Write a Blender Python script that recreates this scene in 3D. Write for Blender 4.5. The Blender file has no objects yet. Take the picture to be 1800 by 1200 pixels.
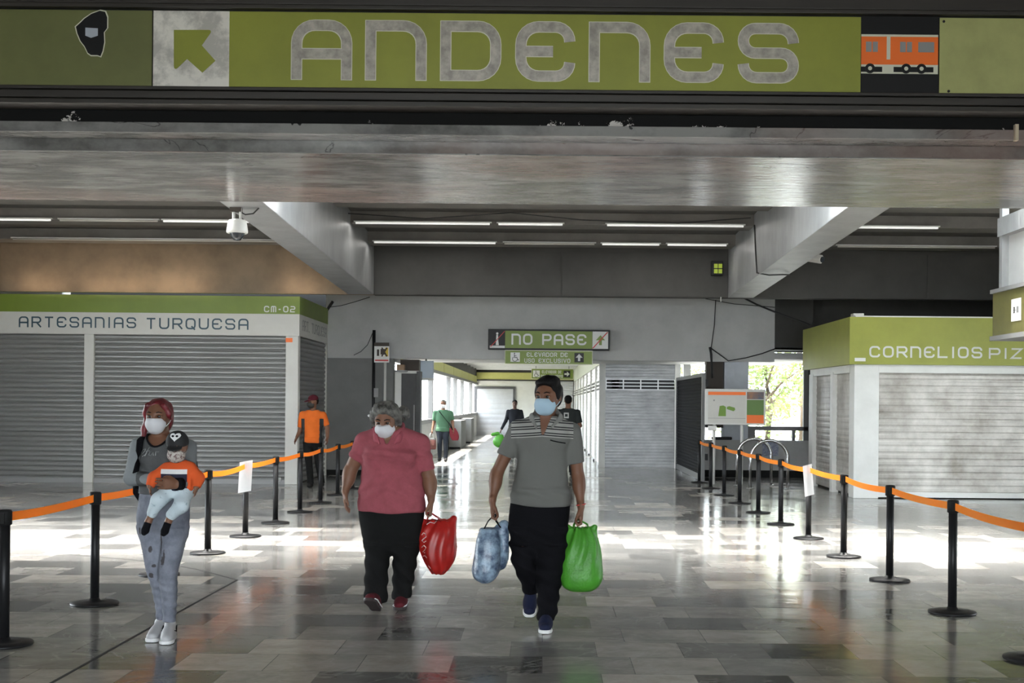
import bpy, bmesh, math, random
import numpy as np
from mathutils import Vector, Matrix, Euler

random.seed(7)
np.random.seed(7)
S = bpy.context.scene
COL = S.collection

# ------------------------------------------------------------------ camera, sky, sun, lights, exposure
CAM_H, FPX, VPX, VPY, ROLL = 1.62, 2200.0, 957.0, 708.0, 0.009
cam_d = bpy.data.cameras.new('camera')
cam = bpy.data.objects.new('camera', cam_d)
COL.objects.link(cam)
cam_d.sensor_width = 36.0
cam_d.lens = FPX / 1800.0 * 36.0
cam_d.shift_x = -(VPX - 900.0) / 1800.0
cam_d.shift_y = (VPY - 600.0) / 1800.0
cam_d.clip_end = 400
cam.matrix_world = (Matrix.Translation((0, 0, CAM_H)) @ Euler((math.pi / 2, 0, 0)).to_matrix().to_4x4()
                    @ Matrix.Rotation(ROLL, 4, 'Z'))
S.camera = cam

world = bpy.data.worlds.new('sky')
S.world = world
world.use_nodes = True
wn = world.node_tree.nodes
wb = wn['Background']
wb.inputs[0].default_value = (0.86, 0.94, 1.0, 1)
wb.inputs[1].default_value = 18.0

def lamp(name, kind, loc, rot, energy, color=(1, 1, 1), size=None, size_y=None, spread=None, angle=None):
    d = bpy.data.lights.new(name, kind)
    d.energy = energy
    d.color = color
    if kind == 'AREA':
        d.shape = 'RECTANGLE'
        d.size = size
        d.size_y = size_y
        if spread is not None:
            d.spread = math.radians(spread)
    if angle is not None:
        d.angle = angle
    o = bpy.data.objects.new(name, d)
    COL.objects.link(o)
    o.location = loc
    o.rotation_euler = rot
    return o

R90 = math.pi / 2
# the sun, high over the left side of the station
lamp('sun', 'SUN', (-20, 30, 30), (0, math.radians(-23), 0), 40.0, (1.0, 0.95, 0.86), angle=math.radians(0.6))
# daylight that falls through the frosted skylight slot behind the big beam (three bays)
for (xa, xb, e) in ((-10.4, -3.85, 900), (-3.25, 3.45, 560), (4.05, 10.5, 1200)):
    lamp('skylight_daylight', 'AREA', ((xa + xb) / 2, 15.1, 4.88), (math.radians(-14), 0, 0), e, (1.0, 0.97, 0.93), xb - xa, 0.8, 80)
# added fill light behind the camera for the sign and front faces, source unseen
lamp('added_front_fill', 'AREA', (0.0, -6.5, 2.6), (R90, 0, 0), 115, (1.0, 0.96, 0.88), 9.0, 3.0)

S.view_settings.view_transform = 'Standard'
S.view_settings.look = 'None'
S.view_settings.exposure = 0.0
S.view_settings.gamma = 1.0
S.view_settings.use_curve_mapping = False

# ------------------------------------------------------------------ helpers
def I2W(px, py, Y):
    """point of the place at distance Y that the photograph shows at (px, py)"""
    a, b = px - VPX, py - VPY
    k = Y / FPX
    return ((a + ROLL * b) * k, CAM_H - (b - ROLL * a) * k)

def srgb(r, g, b):
    f = lambda c: (c / 255 / 12.92) if c / 255 <= 0.04045 else ((c / 255 + 0.055) / 1.055) ** 2.4
    return (f(r), f(g), f(b), 1.0)

MATS = {}
def mat(name, col, rough=0.6, metal=0.0, var=0.0, scale=6.0, bump=0.0, bscale=40.0, stretch=(1, 1, 1), col2=None, contrast=(0.35, 0.65), emit=0.0, trans=0.0, spec=0.5):
    """principled material; VAR darkens it along noise, COL2 mixes a second colour in along noise"""
    if name in MATS:
        return MATS[name]
    m = bpy.data.materials.new(name)
    m.use_nodes = True
    nt = m.node_tree
    p = nt.nodes['Principled BSDF']
    p.inputs['Roughness'].default_value = rough
    p.inputs['Metallic'].default_value = metal
    p.inputs['Specular IOR Level'].default_value = spec
    if len(col) == 3:
        col = (*col, 1)
    p.inputs['Base Color'].default_value = col
    tc = nt.nodes.new('ShaderNodeTexCoord')
    mp = nt.nodes.new('ShaderNodeMapping')
    mp.inputs['Scale'].default_value = stretch
    nt.links.new(tc.outputs['Object'], mp.inputs['Vector'])
    if var or col2:
        n = nt.nodes.new('ShaderNodeTexNoise')
        n.inputs['Scale'].default_value = scale
        n.inputs['Detail'].default_value = 6
        n.inputs['Roughness'].default_value = 0.65
        nt.links.new(mp.outputs[0], n.inputs['Vector'])
        r = nt.nodes.new('ShaderNodeValToRGB')
        r.color_ramp.elements[0].position = contrast[0]
        r.color_ramp.elements[1].position = contrast[1]
        c2 = col2 if col2 else tuple(c * (1 - var) for c in col[:3]) + (1,)
        r.color_ramp.elements[0].color = c2 if len(c2) == 4 else (*c2, 1)
        r.color_ramp.elements[1].color = col
        nt.links.new(n.outputs['Fac'], r.inputs['Fac'])
        nt.links.new(r.outputs['Color'], p.inputs['Base Color'])
    if bump:
        n2 = nt.nodes.new('ShaderNodeTexNoise')
        n2.inputs['Scale'].default_value = bscale
        n2.inputs['Detail'].default_value = 4
        nt.links.new(mp.outputs[0], n2.inputs['Vector'])
        b = nt.nodes.new('ShaderNodeBump')
        b.inputs['Strength'].default_value = bump
        b.inputs['Distance'].default_value = 0.02
        nt.links.new(n2.outputs['Fac'], b.inputs['Height'])
        nt.links.new(b.outputs['Normal'], p.inputs['Normal'])
    if emit:
        p.inputs['Emission Color'].default_value = col
        p.inputs['Emission Strength'].default_value = emit
    if trans:
        t = nt.nodes.new('ShaderNodeBsdfTranslucent')
        t.inputs['Color'].default_value = col
        mx = nt.nodes.new('ShaderNodeMixShader')
        mx.inputs[0].default_value = trans
        out = nt.nodes['Material Output']
        nt.links.new(p.outputs[0], mx.inputs[1])
        nt.links.new(t.outputs[0], mx.inputs[2])
        nt.links.new(mx.outputs[0], out.inputs['Surface'])
    MATS[name] = m
    return m

def bx(bm, x0, x1, y0, y1, z0, z1, mi=0):
    if x0 > x1: x0, x1 = x1, x0
    if y0 > y1: y0, y1 = y1, y0
    if z0 > z1: z0, z1 = z1, z0
    vs = [bm.verts.new((x, y, z)) for x in (x0, x1) for y in (y0, y1) for z in (z0, z1)]
    for f in ((0, 1, 3, 2), (4, 6, 7, 5), (0, 4, 5, 1), (2, 3, 7, 6), (0, 2, 6, 4), (1, 5, 7, 3)):
        fc = bm.faces.new([vs[i] for i in f])
        fc.material_index = mi
    return vs

def hexa(bm, pts, mi=0):
    """box from 8 points, order as in bx (x outer, y, z inner)"""
    vs = [bm.verts.new(p) for p in pts]
    for f in ((0, 1, 3, 2), (4, 6, 7, 5), (0, 4, 5, 1), (2, 3, 7, 6), (0, 2, 6, 4), (1, 5, 7, 3)):
        bm.faces.new([vs[i] for i in f]).material_index = mi

def lathe(bm, prof, seg=24, c=(0, 0, 0), mi=0, cap=True):
    """surface of revolution about z; prof = [(r, z), ...] from bottom to top"""
    rings = []
    for r, z in prof:
        rings.append([bm.verts.new((c[0] + r * math.cos(2 * math.pi * i / seg), c[1] + r * math.sin(2 * math.pi * i / seg), c[2] + z)) for i in range(seg)])
    for a, b in zip(rings, rings[1:]):
        for i in range(seg):
            f = bm.faces.new((a[i], a[(i + 1) % seg], b[(i + 1) % seg], b[i]))
            f.material_index = mi
            f.smooth = True
    if cap:
        bm.faces.new(list(reversed(rings[0]))).material_index = mi
        bm.faces.new(rings[-1]).material_index = mi

def tube(bm, pts, r, seg=8, mi=0, flat=1.0):
    """round bar along a polyline"""
    pts = [Vector(p) for p in pts]
    rings = []
    up = Vector((0, 0, 1))
    for i, p in enumerate(pts):
        d = (pts[min(i + 1, len(pts) - 1)] - pts[max(i - 1, 0)]).normalized()
        a = d.cross(up)
        if a.length < 1e-3:
            a = d.cross(Vector((0, 1, 0)))
        a.normalize()
        b = a.cross(d).normalized()
        rr = r[i] if isinstance(r, (list, tuple)) else r
        rings.append([bm.verts.new(p + a * rr * math.cos(2 * math.pi * k / seg) + b * rr * flat * math.sin(2 * math.pi * k / seg)) for k in range(seg)])
    for a, b in zip(rings, rings[1:]):
        for i in range(seg):
            f = bm.faces.new((a[i], a[(i + 1) % seg], b[(i + 1) % seg], b[i]))
            f.smooth = True
            f.material_index = mi
    bm.faces.new(list(reversed(rings[0]))).material_index = mi
    bm.faces.new(rings[-1]).material_index = mi

def tag(o, label=None, cat=None, group=None, kind=None):
    if label: o['label'] = label
    if cat: o['category'] = cat
    if group: o['group'] = group
    if kind: o['kind'] = kind
    return o

def thing(name, label, cat, loc, group=None, rz=0.0):
    o = bpy.data.objects.new(name, None)
    o.empty_display_size = 0.1
    COL.objects.link(o)
    o.location = loc
    o.rotation_euler = (0, 0, rz)
    return tag(o, label, cat, group)

def root_of(o):
    while o.parent:
        o = o.parent
    return o

def build(name, bm, mats, parent=None, bevel=0.0, local=False, label=None):
    """link a bmesh as one mesh object; parts are given in place coordinates and moved under their thing's base"""
    bmesh.ops.recalc_face_normals(bm, faces=bm.faces)
    me = bpy.data.meshes.new(name)
    bm.to_mesh(me)
    bm.free()
    if not isinstance(mats, (list, tuple)):
        mats = [mats]
    for m in mats:
        me.materials.append(m)
    o = bpy.data.objects.new(name, me)
    COL.objects.link(o)
    if parent:
        o.parent = parent
        if not local:
            me.transform(Matrix.Translation(-root_of(parent).location))
    elif not local:
        c = np.empty(len(me.vertices) * 3, np.float32)
        me.vertices.foreach_get('co', c)
        c = c.reshape(-1, 3)
        lo, hi = c.min(0), c.max(0)
        b = Vector((float(lo[0] + hi[0]) / 2, float(lo[1] + hi[1]) / 2, float(lo[2])))
        me.transform(Matrix.Translation(-b))
        o.location = b
    if bevel:
        md = o.modifiers.new('bevel', 'BEVEL')
        md.width = bevel
        md.segments = 2
        md.limit_method = 'ANGLE'
    if label: o['label'] = label
    return o

def B():
    return bmesh.new()

def boxo(name, m, parent, *a, bevel=0.0, label=None):
    bm = B()
    bx(bm, *a)
    return build(name, bm, m, parent, bevel, label=label)

def struct(name, bm, m, bevel=0.0, parent=None):
    o = build(name, bm, m, parent, bevel)
    if not parent:
        o['kind'] = 'structure'
    return o

def sbox(name, m, *a, bevel=0.0):
    bm = B()
    bx(bm, *a)
    return struct(name, bm, m, bevel)

# -- plane helper: points on a flat face.  O origin, U right, V up, N out of the face
class Face:
    def __init__(self, O, U=(1, 0, 0), V=(0, 0, 1), N=(0, -1, 0)):
        self.O, self.U, self.V, self.N = Vector(O), Vector(U), Vector(V), Vector(N)
    def p(self, u, v, d=0.0):
        return self.O + self.U * u + self.V * v + self.N * d

def poly(bm, face, pts, d0, d1, mi=0):
    """flat outline raised from d0 to d1 off a face"""
    a = [bm.verts.new(face.p(u, v, d1)) for u, v in pts]
    b = [bm.verts.new(face.p(u, v, d0)) for u, v in pts]
    bm.faces.new(a).material_index = mi
    n = len(pts)
    for i in range(n):
        bm.faces.new((a[i], b[i], b[(i + 1) % n], a[(i + 1) % n])).material_index = mi

def rect(bm, face, u0, u1, v0, v1, d0, d1, mi=0):
    poly(bm, face, [(u0, v0), (u1, v0), (u1, v1), (u0, v1)], d0, d1, mi)

def disc(bm, face, u, v, r, d0, d1, mi=0, seg=16, ry=None):
    ry = ry or r
    poly(bm, face, [(u + r * math.cos(2 * math.pi * i / seg), v + ry * math.sin(2 * math.pi * i / seg)) for i in range(seg)], d0, d1, mi)

def rounded(path, closed=False, n=6):
    """path = [(u, v, r)], corners rounded by r"""
    out = []
    m = len(path)
    for i, q in enumerate(path):
        r = q[2] if len(q) > 2 else 0
        if r <= 0 or (not closed and i in (0, m - 1)):
            out.append((q[0], q[1]))
            continue
        P = np.array(q[:2], float)
        A = np.array(path[i - 1][:2], float) - P
        C = np.array(path[(i + 1) % m][:2], float) - P
        la, lc = np.linalg.norm(A), np.linalg.norm(C)
        rr = min(r, la * 0.5 if (closed or 0 < i - 1) else la, lc * 0.5 if (closed or i + 1 < m - 1) else lc)
        p0, p2 = P + A / la * rr, P + C / lc * rr
        for t in np.linspace(0, 1, n + 1):
            # circular-ish quarter
            w = 0.75
            d = (1 - t) ** 2 + 2 * w * t * (1 - t) + t * t
            q2 = ((1 - t) ** 2 * p0 + 2 * w * t * (1 - t) * P + t * t * p2) / d
            out.append((float(q2[0]), float(q2[1])))
    res = []
    for q in out:
        if not res or math.hypot(q[0] - res[-1][0], q[1] - res[-1][1]) > 1e-5:
            res.append(q)
    return res

def stroke(bm, face, pts, w, d0, d1, closed=False, mi=0):
    n = len(pts)
    L, Rr = [], []
    for i in range(n):
        P = np.array(pts[i])
        pr = np.array(pts[i - 1]) if (closed or i > 0) else None
        nx = np.array(pts[(i + 1) % n]) if (closed or i < n - 1) else None
        def nrm(a, b):
            d = b - a
            d = d / (np.linalg.norm(d) + 1e-9)
            return np.array((-d[1], d[0]))
        if pr is None: q = nrm(P, nx)
        elif nx is None: q = nrm(pr, P)
        else:
            a, b = nrm(pr, P), nrm(P, nx)
            q = a + b
            q = q / (np.linalg.norm(q) + 1e-9)
            q = q / max(0.4, float(q @ a))
        L.append(P + q * w / 2)
        Rr.append(P - q * w / 2)
    vt = [[bm.verts.new(face.p(a[0], a[1], d)) for a in s] for s in (L, Rr) for d in (d1, d0)]
    rng = range(n if closed else n - 1)
    for i in rng:
        j = (i + 1) % n
        for q in ((vt[0][i], vt[0][j], vt[2][j], vt[2][i]), (vt[0][i], vt[1][i], vt[1][j], vt[0][j]), (vt[2][i], vt[2][j], vt[3][j], vt[3][i])):
            bm.faces.new(q).material_index = mi
    if not closed:
        for i in (0, n - 1):
            bm.faces.new((vt[0][i], vt[2][i], vt[3][i], vt[1][i])).material_index = mi

r_ = 0.30
GL = {  # station lettering: [(closed, [(u, v, corner radius)...])...]
    'A': [(0, [(0, 0), (0, 1, r_), (1, 1, r_), (1, 0)]), (0, [(0, .42), (1, .42)])],
    'N': [(0, [(0, 0), (0, 1)]), (0, [(0, 1), (1, 1, r_), (1, 0)])],
    'D': [(1, [(0, 0), (0, 1), (1, 1, r_), (1, 0, r_)])],
    'E': [(0, [(1, .70), (1, 1, r_), (0, 1, r_), (0, 0, r_), (1, 0, r_), (1, .28)]), (0, [(0, .5), (.66, .5)])],
    'S': [(0, [(1, .70), (1, 1, r_), (0, 1, r_), (0, .5, .24), (1, .5, .24), (1, 0, r_), (0, 0, r_), (0, .28)])],
    'R': [(0, [(0, 0), (0, 1), (1, 1, .26), (1, .45, .26), (0, .45)]), (0, [(.55, .45), (1, 0)])],
    'P': [(0, [(0, 0), (0, 1), (1, 1, .26), (1, .42, .26), (0, .42)])],
    'T': [(0, [(0, 1), (1, 1)]), (0, [(.5, 1), (.5, 0)])],
    'U': [(0, [(0, 1), (0, 0, r_), (1, 0, r_), (1, 1)])],
    'O': [(1, [(0, 0, r_), (0, 1, r_), (1, 1, r_), (1, 0, r_)])],
    '0': [(1, [(0, 0, r_), (0, 1, r_), (1, 1, r_), (1, 0, r_)])],
    'Q': [(1, [(0, 0, r_), (0, 1, r_), (1, 1, r_), (1, 0, r_)]), (0, [(.6, .25), (1.0, -.12)])],
    'C': [(0, [(1, .72), (1, 1, r_), (0, 1, r_), (0, 0, r_), (1, 0, r_), (1, .26)])],
    'L': [(0, [(0, 1), (0, 0), (1, 0)])],
    'I': [(0, [(.5, 1), (.5, 0)])],
    'M': [(0, [(0, 0), (0, 1, .2), (1, 1, .2), (1, 0)]), (0, [(.5, 1), (.5, 0)])],
    'V': [(0, [(0, 1), (.5, 0), (1, 1)])],
    'X': [(0, [(0, 1), (1, 0)]), (0, [(0, 0), (1, 1)])],
    'Z': [(0, [(0, 1), (1, 1), (0, 0), (1, 0)])],
    'B': [(1, [(0, 0), (0, 1), (1, 1, .2), (1, 0, .2)]), (0, [(0, .5), (1, .5)])],
    '2': [(0, [(0, 1), (1, 1, .26), (1, .5, .2), (0, .5, .2), (0, 0), (1, 0)])],
    '-': [(0, [(.1, .45), (.9, .45)])],
    '.': [(0, [(.4, .0), (.6, .0)])],
}
ADV = {'I': 0.35, '-': 0.7, ' ': 0.75, '.': .4}

def lettering(bm, face, text, u0, u1, v0, v1, wr=0.15, gap=0.42, d0=0.0, d1=0.004, mi=0):
    """station lettering between u0..u1 and v0..v1 on a face; strokes WR of the letter height"""
    h = v1 - v0
    w = wr * h
    adv = [ADV.get(c, 1.0) for c in text]
    tot = sum(adv) + gap * (len(text) - 1)
    unit = (u1 - u0) / tot
    u = u0
    for c, a in zip(text, adv):
        cw = a * unit - w
        for si, (closed, path) in enumerate(GL.get(c, [])):
            P = []
            for q in path:
                rr = (q[2] if len(q) > 2 else 0) * min(h, a * unit)
                P.append((u + w / 2 + q[0] * cw, v0 + w / 2 + q[1] * (h - w), rr))
            # open strokes run to the outer edge of the letter
            P = [list(p) for p in P]
            if not closed and len(P) > 1:
                for i, j in ((0, 1), (-1, -2)):
                    dx, dy = P[i][0] - P[j][0], P[i][1] - P[j][1]
                    l = math.hypot(dx, dy) + 1e-9
                    q = path[i]
                    if q[1] in (0, 1) and abs(dy) > abs(dx):
                        P[i][0] += dx / l * w / 2
                        P[i][1] += dy / l * w / 2
            stroke(bm, face, rounded([tuple(p) for p in P], bool(closed)), w, d0 + .0003 * si, d1 + .0006 * si, bool(closed), mi)
        u += (a + gap) * unit
# ------------------------------------------------------------------ materials of the place
def floor_material():
    m = bpy.data.materials.new('polished_marble_tiles')
    m.use_nodes = True
    nt = m.node_tree
    N, L = nt.nodes, nt.links
    p = N['Principled BSDF']
    tc = N.new('ShaderNodeTexCoord')
    br = N.new('ShaderNodeTexBrick')
    br.inputs['Scale'].default_value = 1.0
    br.inputs['Brick Width'].default_value = 0.56
    br.inputs['Row Height'].default_value = 0.50
    br.inputs['Mortar Size'].default_value = 0.003
    br.inputs['Mortar Smooth'].default_value = 0.0
    br.inputs['Color1'].default_value = (0, 0, 0, 1)
    br.inputs['Color2'].default_value = (1, 1, 1, 1)
    br.inputs['Mortar'].default_value = (0.25, 0.25, 0.25, 1)
    br.offset = 0.37
    L.new(tc.outputs['Object'], br.inputs['Vector'])
    tone = N.new('ShaderNodeValToRGB')
    e = tone.color_ramp.elements
    e[0].position, e[0].color = 0.0, (0.125, 0.123, 0.117, 1)
    e[1].position, e[1].color = 1.0, (0.52, 0.48, 0.425, 1)
    for pos, c in ((0.3, (0.215, 0.211, 0.20, 1)), (0.62, (0.295, 0.285, 0.265, 1)), (0.85, (0.38, 0.36, 0.33, 1))):
        q = e.new(pos)
        q.color = c
    L.new(br.outputs['Color'], tone.inputs['Fac'])
    # soft veining
    mp = N.new('ShaderNodeMapping')
    mp.inputs['Scale'].default_value = (1.0, 1.3, 1.0)
    L.new(tc.outputs['Object'], mp.inputs['Vector'])
    n1 = N.new('ShaderNodeTexNoise')
    n1.inputs['Scale'].default_value = 3.2
    n1.inputs['Detail'].default_value = 8
    n1.inputs['Roughness'].default_value = 0.7
    n1.inputs['Distortion'].default_value = 0.3
    L.new(mp.outputs[0], n1.inputs['Vector'])
    r1 = N.new('ShaderNodeValToRGB')
    r1.color_ramp.elements[0].position, r1.color_ramp.elements[0].color = 0.3, (0.72, 0.72, 0.72, 1)
    r1.color_ramp.elements[1].position, r1.color_ramp.elements[1].color = 0.7, (1.2, 1.2, 1.2, 1)
    L.new(n1.outputs['Fac'], r1.inputs['Fac'])
    mx = N.new('ShaderNodeMix')
    mx.data_type = 'RGBA'
    mx.blend_type = 'MULTIPLY'
    mx.inputs[0].default_value = 1.0
    L.new(tone.outputs['Color'], mx.inputs[6])
    L.new(r1.outputs['Color'], mx.inputs[7])
    # thin white veins
    n2 = N.new('ShaderNodeTexNoise')
    n2.inputs['Scale'].default_value = 0.9
    n2.inputs['Detail'].default_value = 5
    n2.inputs['Distortion'].default_value = 1.6
    L.new(tc.outputs['Object'], n2.inputs['Vector'])
    r2 = N.new('ShaderNodeValToRGB')
    e2 = r2.color_ramp.elements
    e2[0].position, e2[0].color = 0.49, (0, 0, 0, 1)
    e2[1].position, e2[1].color = 0.51, (0, 0, 0, 1)
    q = e2.new(0.50)
    q.color = (0.35, 0.35, 0.35, 1)
    L.new(n2.outputs['Fac'], r2.inputs['Fac'])
    mx2 = N.new('ShaderNodeMix')
    mx2.data_type = 'RGBA'
    L.new(r2.outputs['Color'], mx2.inputs[0])
    L.new(mx.outputs[2], mx2.inputs[6])
    mx2.inputs[7].default_value = (0.5, 0.49, 0.46, 1)
    L.new(mx2.outputs[2], p.inputs['Base Color'])
    # polish: roughness and slight waviness differ from slab to slab
    rr = N.new('ShaderNodeMapRange')
    rr.inputs[3].default_value = 0.06
    rr.inputs[4].default_value = 0.16
    L.new(n1.outputs['Fac'], rr.inputs[0])
    ra = N.new('ShaderNodeMath')
    ra.operation = 'MULTIPLY_ADD'
    ra.inputs[1].default_value = 0.07
    L.new(br.outputs['Color'], ra.inputs[0])
    L.new(rr.outputs[0], ra.inputs[2])
    L.new(ra.outputs[0], p.inputs['Roughness'])
    n3 = N.new('ShaderNodeTexNoise')
    n3.inputs['Scale'].default_value = 3.0
    n3.inputs['Detail'].default_value = 2
    L.new(mp.outputs[0], n3.inputs['Vector'])
    ad = N.new('ShaderNodeMath')
    ad.operation = 'MULTIPLY_ADD'
    ad.inputs[1].default_value = 0.25
    L.new(br.outputs['Color'], ad.inputs[0])
    L.new(n3.outputs['Fac'], ad.inputs[2])
    bp = N.new('ShaderNodeBump')
    bp.inputs['Strength'].default_value = 0.10
    bp.inputs['Distance'].default_value = 0.02
    L.new(n3.outputs['Fac'], bp.inputs['Height'])
    L.new(bp.outputs['Normal'], p.inputs['Normal'])
    p.inputs['Specular IOR Level'].default_value = 0.5
    return m

def chipped(name, base, chip, rough, zlo, zhi):
    """paint that has flaked off in blotches towards one edge (object z from zlo to zhi)"""
    m = mat(name, base, rough, spec=.08)
    nt = m.node_tree
    N, L = nt.nodes, nt.links
    p = N['Principled BSDF']
    tc = N.new('ShaderNodeTexCoord')
    n = N.new('ShaderNodeTexNoise')
    n.inputs['Scale'].default_value = 2.2
    n.inputs['Detail'].default_value = 9
    n.inputs['Roughness'].default_value = 0.75
    L.new(tc.outputs['Object'], n.inputs['Vector'])
    s = N.new('ShaderNodeSeparateXYZ')
    L.new(tc.outputs['Object'], s.inputs[0])
    mr = N.new('ShaderNodeMapRange')
    mr.inputs[1].default_value = zlo
    mr.inputs[2].default_value = zhi
    mr.inputs[3].default_value = 0.12
    mr.inputs[4].default_value = -0.25
    L.new(s.outputs['Z'], mr.inputs[0])
    ad = N.new('ShaderNodeMath')
    L.new(n.outputs['Fac'], ad.inputs[0])
    L.new(mr.outputs[0], ad.inputs[1])
    gt = N.new('ShaderNodeMath')
    gt.operation = 'GREATER_THAN'
    gt.inputs[1].default_value = 0.70
    L.new(ad.outputs[0], gt.inputs[0])
    mx = N.new('ShaderNodeMix')
    mx.data_type = 'RGBA'
    L.new(gt.outputs[0], mx.inputs[0])
    mx.inputs[6].default_value = (*base, 1)
    mx.inputs[7].default_value = (*chip, 1)
    L.new(mx.outputs[2], p.inputs['Base Color'])
    return m

def soffit_material():
    m = mat('worn_grey_enamel', (0.24, 0.235, 0.225), 0.22, var=0.6, scale=1.5, stretch=(0.7, 2.0, 1), contrast=(0.38, 0.60), bump=0.3, bscale=6)
    nt = m.node_tree
    N, L = nt.nodes, nt.links
    p = N['Principled BSDF']
    src = p.inputs['Base Color'].links[0].from_socket
    tc = N.new('ShaderNodeTexCoord')
    mp = N.new('ShaderNodeMapping')
    mp.inputs['Scale'].default_value = (0.55, 1.0, 1.0)
    L.new(tc.outputs['Object'], mp.inputs['Vector'])
    # a few dark peeled cracks
    n = N.new('ShaderNodeTexNoise')
    n.inputs['Scale'].default_value = 1.3
    n.inputs['Detail'].default_value = 7
    n.inputs['Distortion'].default_value = 1.2
    L.new(mp.outputs[0], n.inputs['Vector'])
    r = N.new('ShaderNodeValToRGB')
    e = r.color_ramp.elements
    e[0].position, e[0].color = 0.605, (0, 0, 0, 1)
    e[1].position, e[1].color = 0.617, (0, 0, 0, 1)
    q = e.new(0.611)
    q.color = (1, 1, 1, 1)
    L.new(n.outputs['Fac'], r.inputs['Fac'])
    mx = N.new('ShaderNodeMix')
    mx.data_type = 'RGBA'
    L.new(r.outputs['Color'], mx.inputs[0])
    L.new(src, mx.inputs[6])
    mx.inputs[7].default_value = (0.03, 0.03, 0.03, 1)
    # dark flakes where the paint has come off
    mpf = N.new('ShaderNodeMapping')
    mpf.inputs['Scale'].default_value = (1.0, 3.2, 1.0)
    L.new(tc.outputs['Object'], mpf.inputs['Vector'])
    nf = N.new('ShaderNodeTexNoise')
    nf.inputs['Scale'].default_value = 1.9
    nf.inputs['Detail'].default_value = 5
    L.new(mpf.outputs[0], nf.inputs['Vector'])
    gf = N.new('ShaderNodeMath')
    gf.operation = 'GREATER_THAN'
    gf.inputs[1].default_value = 0.715
    L.new(nf.outputs['Fac'], gf.inputs[0])
    mf = N.new('ShaderNodeMath')
    mf.operation = 'MAXIMUM'
    L.new(gf.outputs[0], mf.inputs[0])
    L.new(r.outputs['Color'], mf.inputs[1])
    L.new(mf.outputs[0], mx.inputs[0])
    # faint brown and rosy patches: mirrored orange put into the colour
    n2 = N.new('ShaderNodeTexNoise')
    n2.inputs['Scale'].default_value = 0.35
    L.new(tc.outputs['Object'], n2.inputs['Vector'])
    r2 = N.new('ShaderNodeValToRGB')
    r2.color_ramp.elements[0].position = 0.5
    r2.color_ramp.elements[1].position = 0.62
    r2.color_ramp.elements[1].color = (0.45, 0.45, 0.45, 1)
    L.new(n2.outputs['Fac'], r2.inputs['Fac'])
    mx2 = N.new('ShaderNodeMix')
    mx2.data_type = 'RGBA'
    L.new(r2.outputs['Color'], mx2.inputs[0])
    L.new(mx.outputs[2], mx2.inputs[6])
    mx2.inputs[7].default_value = (0.25, 0.165, 0.14, 1)
    L.new(mx2.outputs[2], p.inputs['Base Color'])
    return m

def metal_shutter(name, c, rough, streak):
    return mat(name, c, rough, metal=0.35, var=streak, scale=1.7, stretch=(1, 1, 2.5), contrast=(0.25, 0.7))

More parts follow.
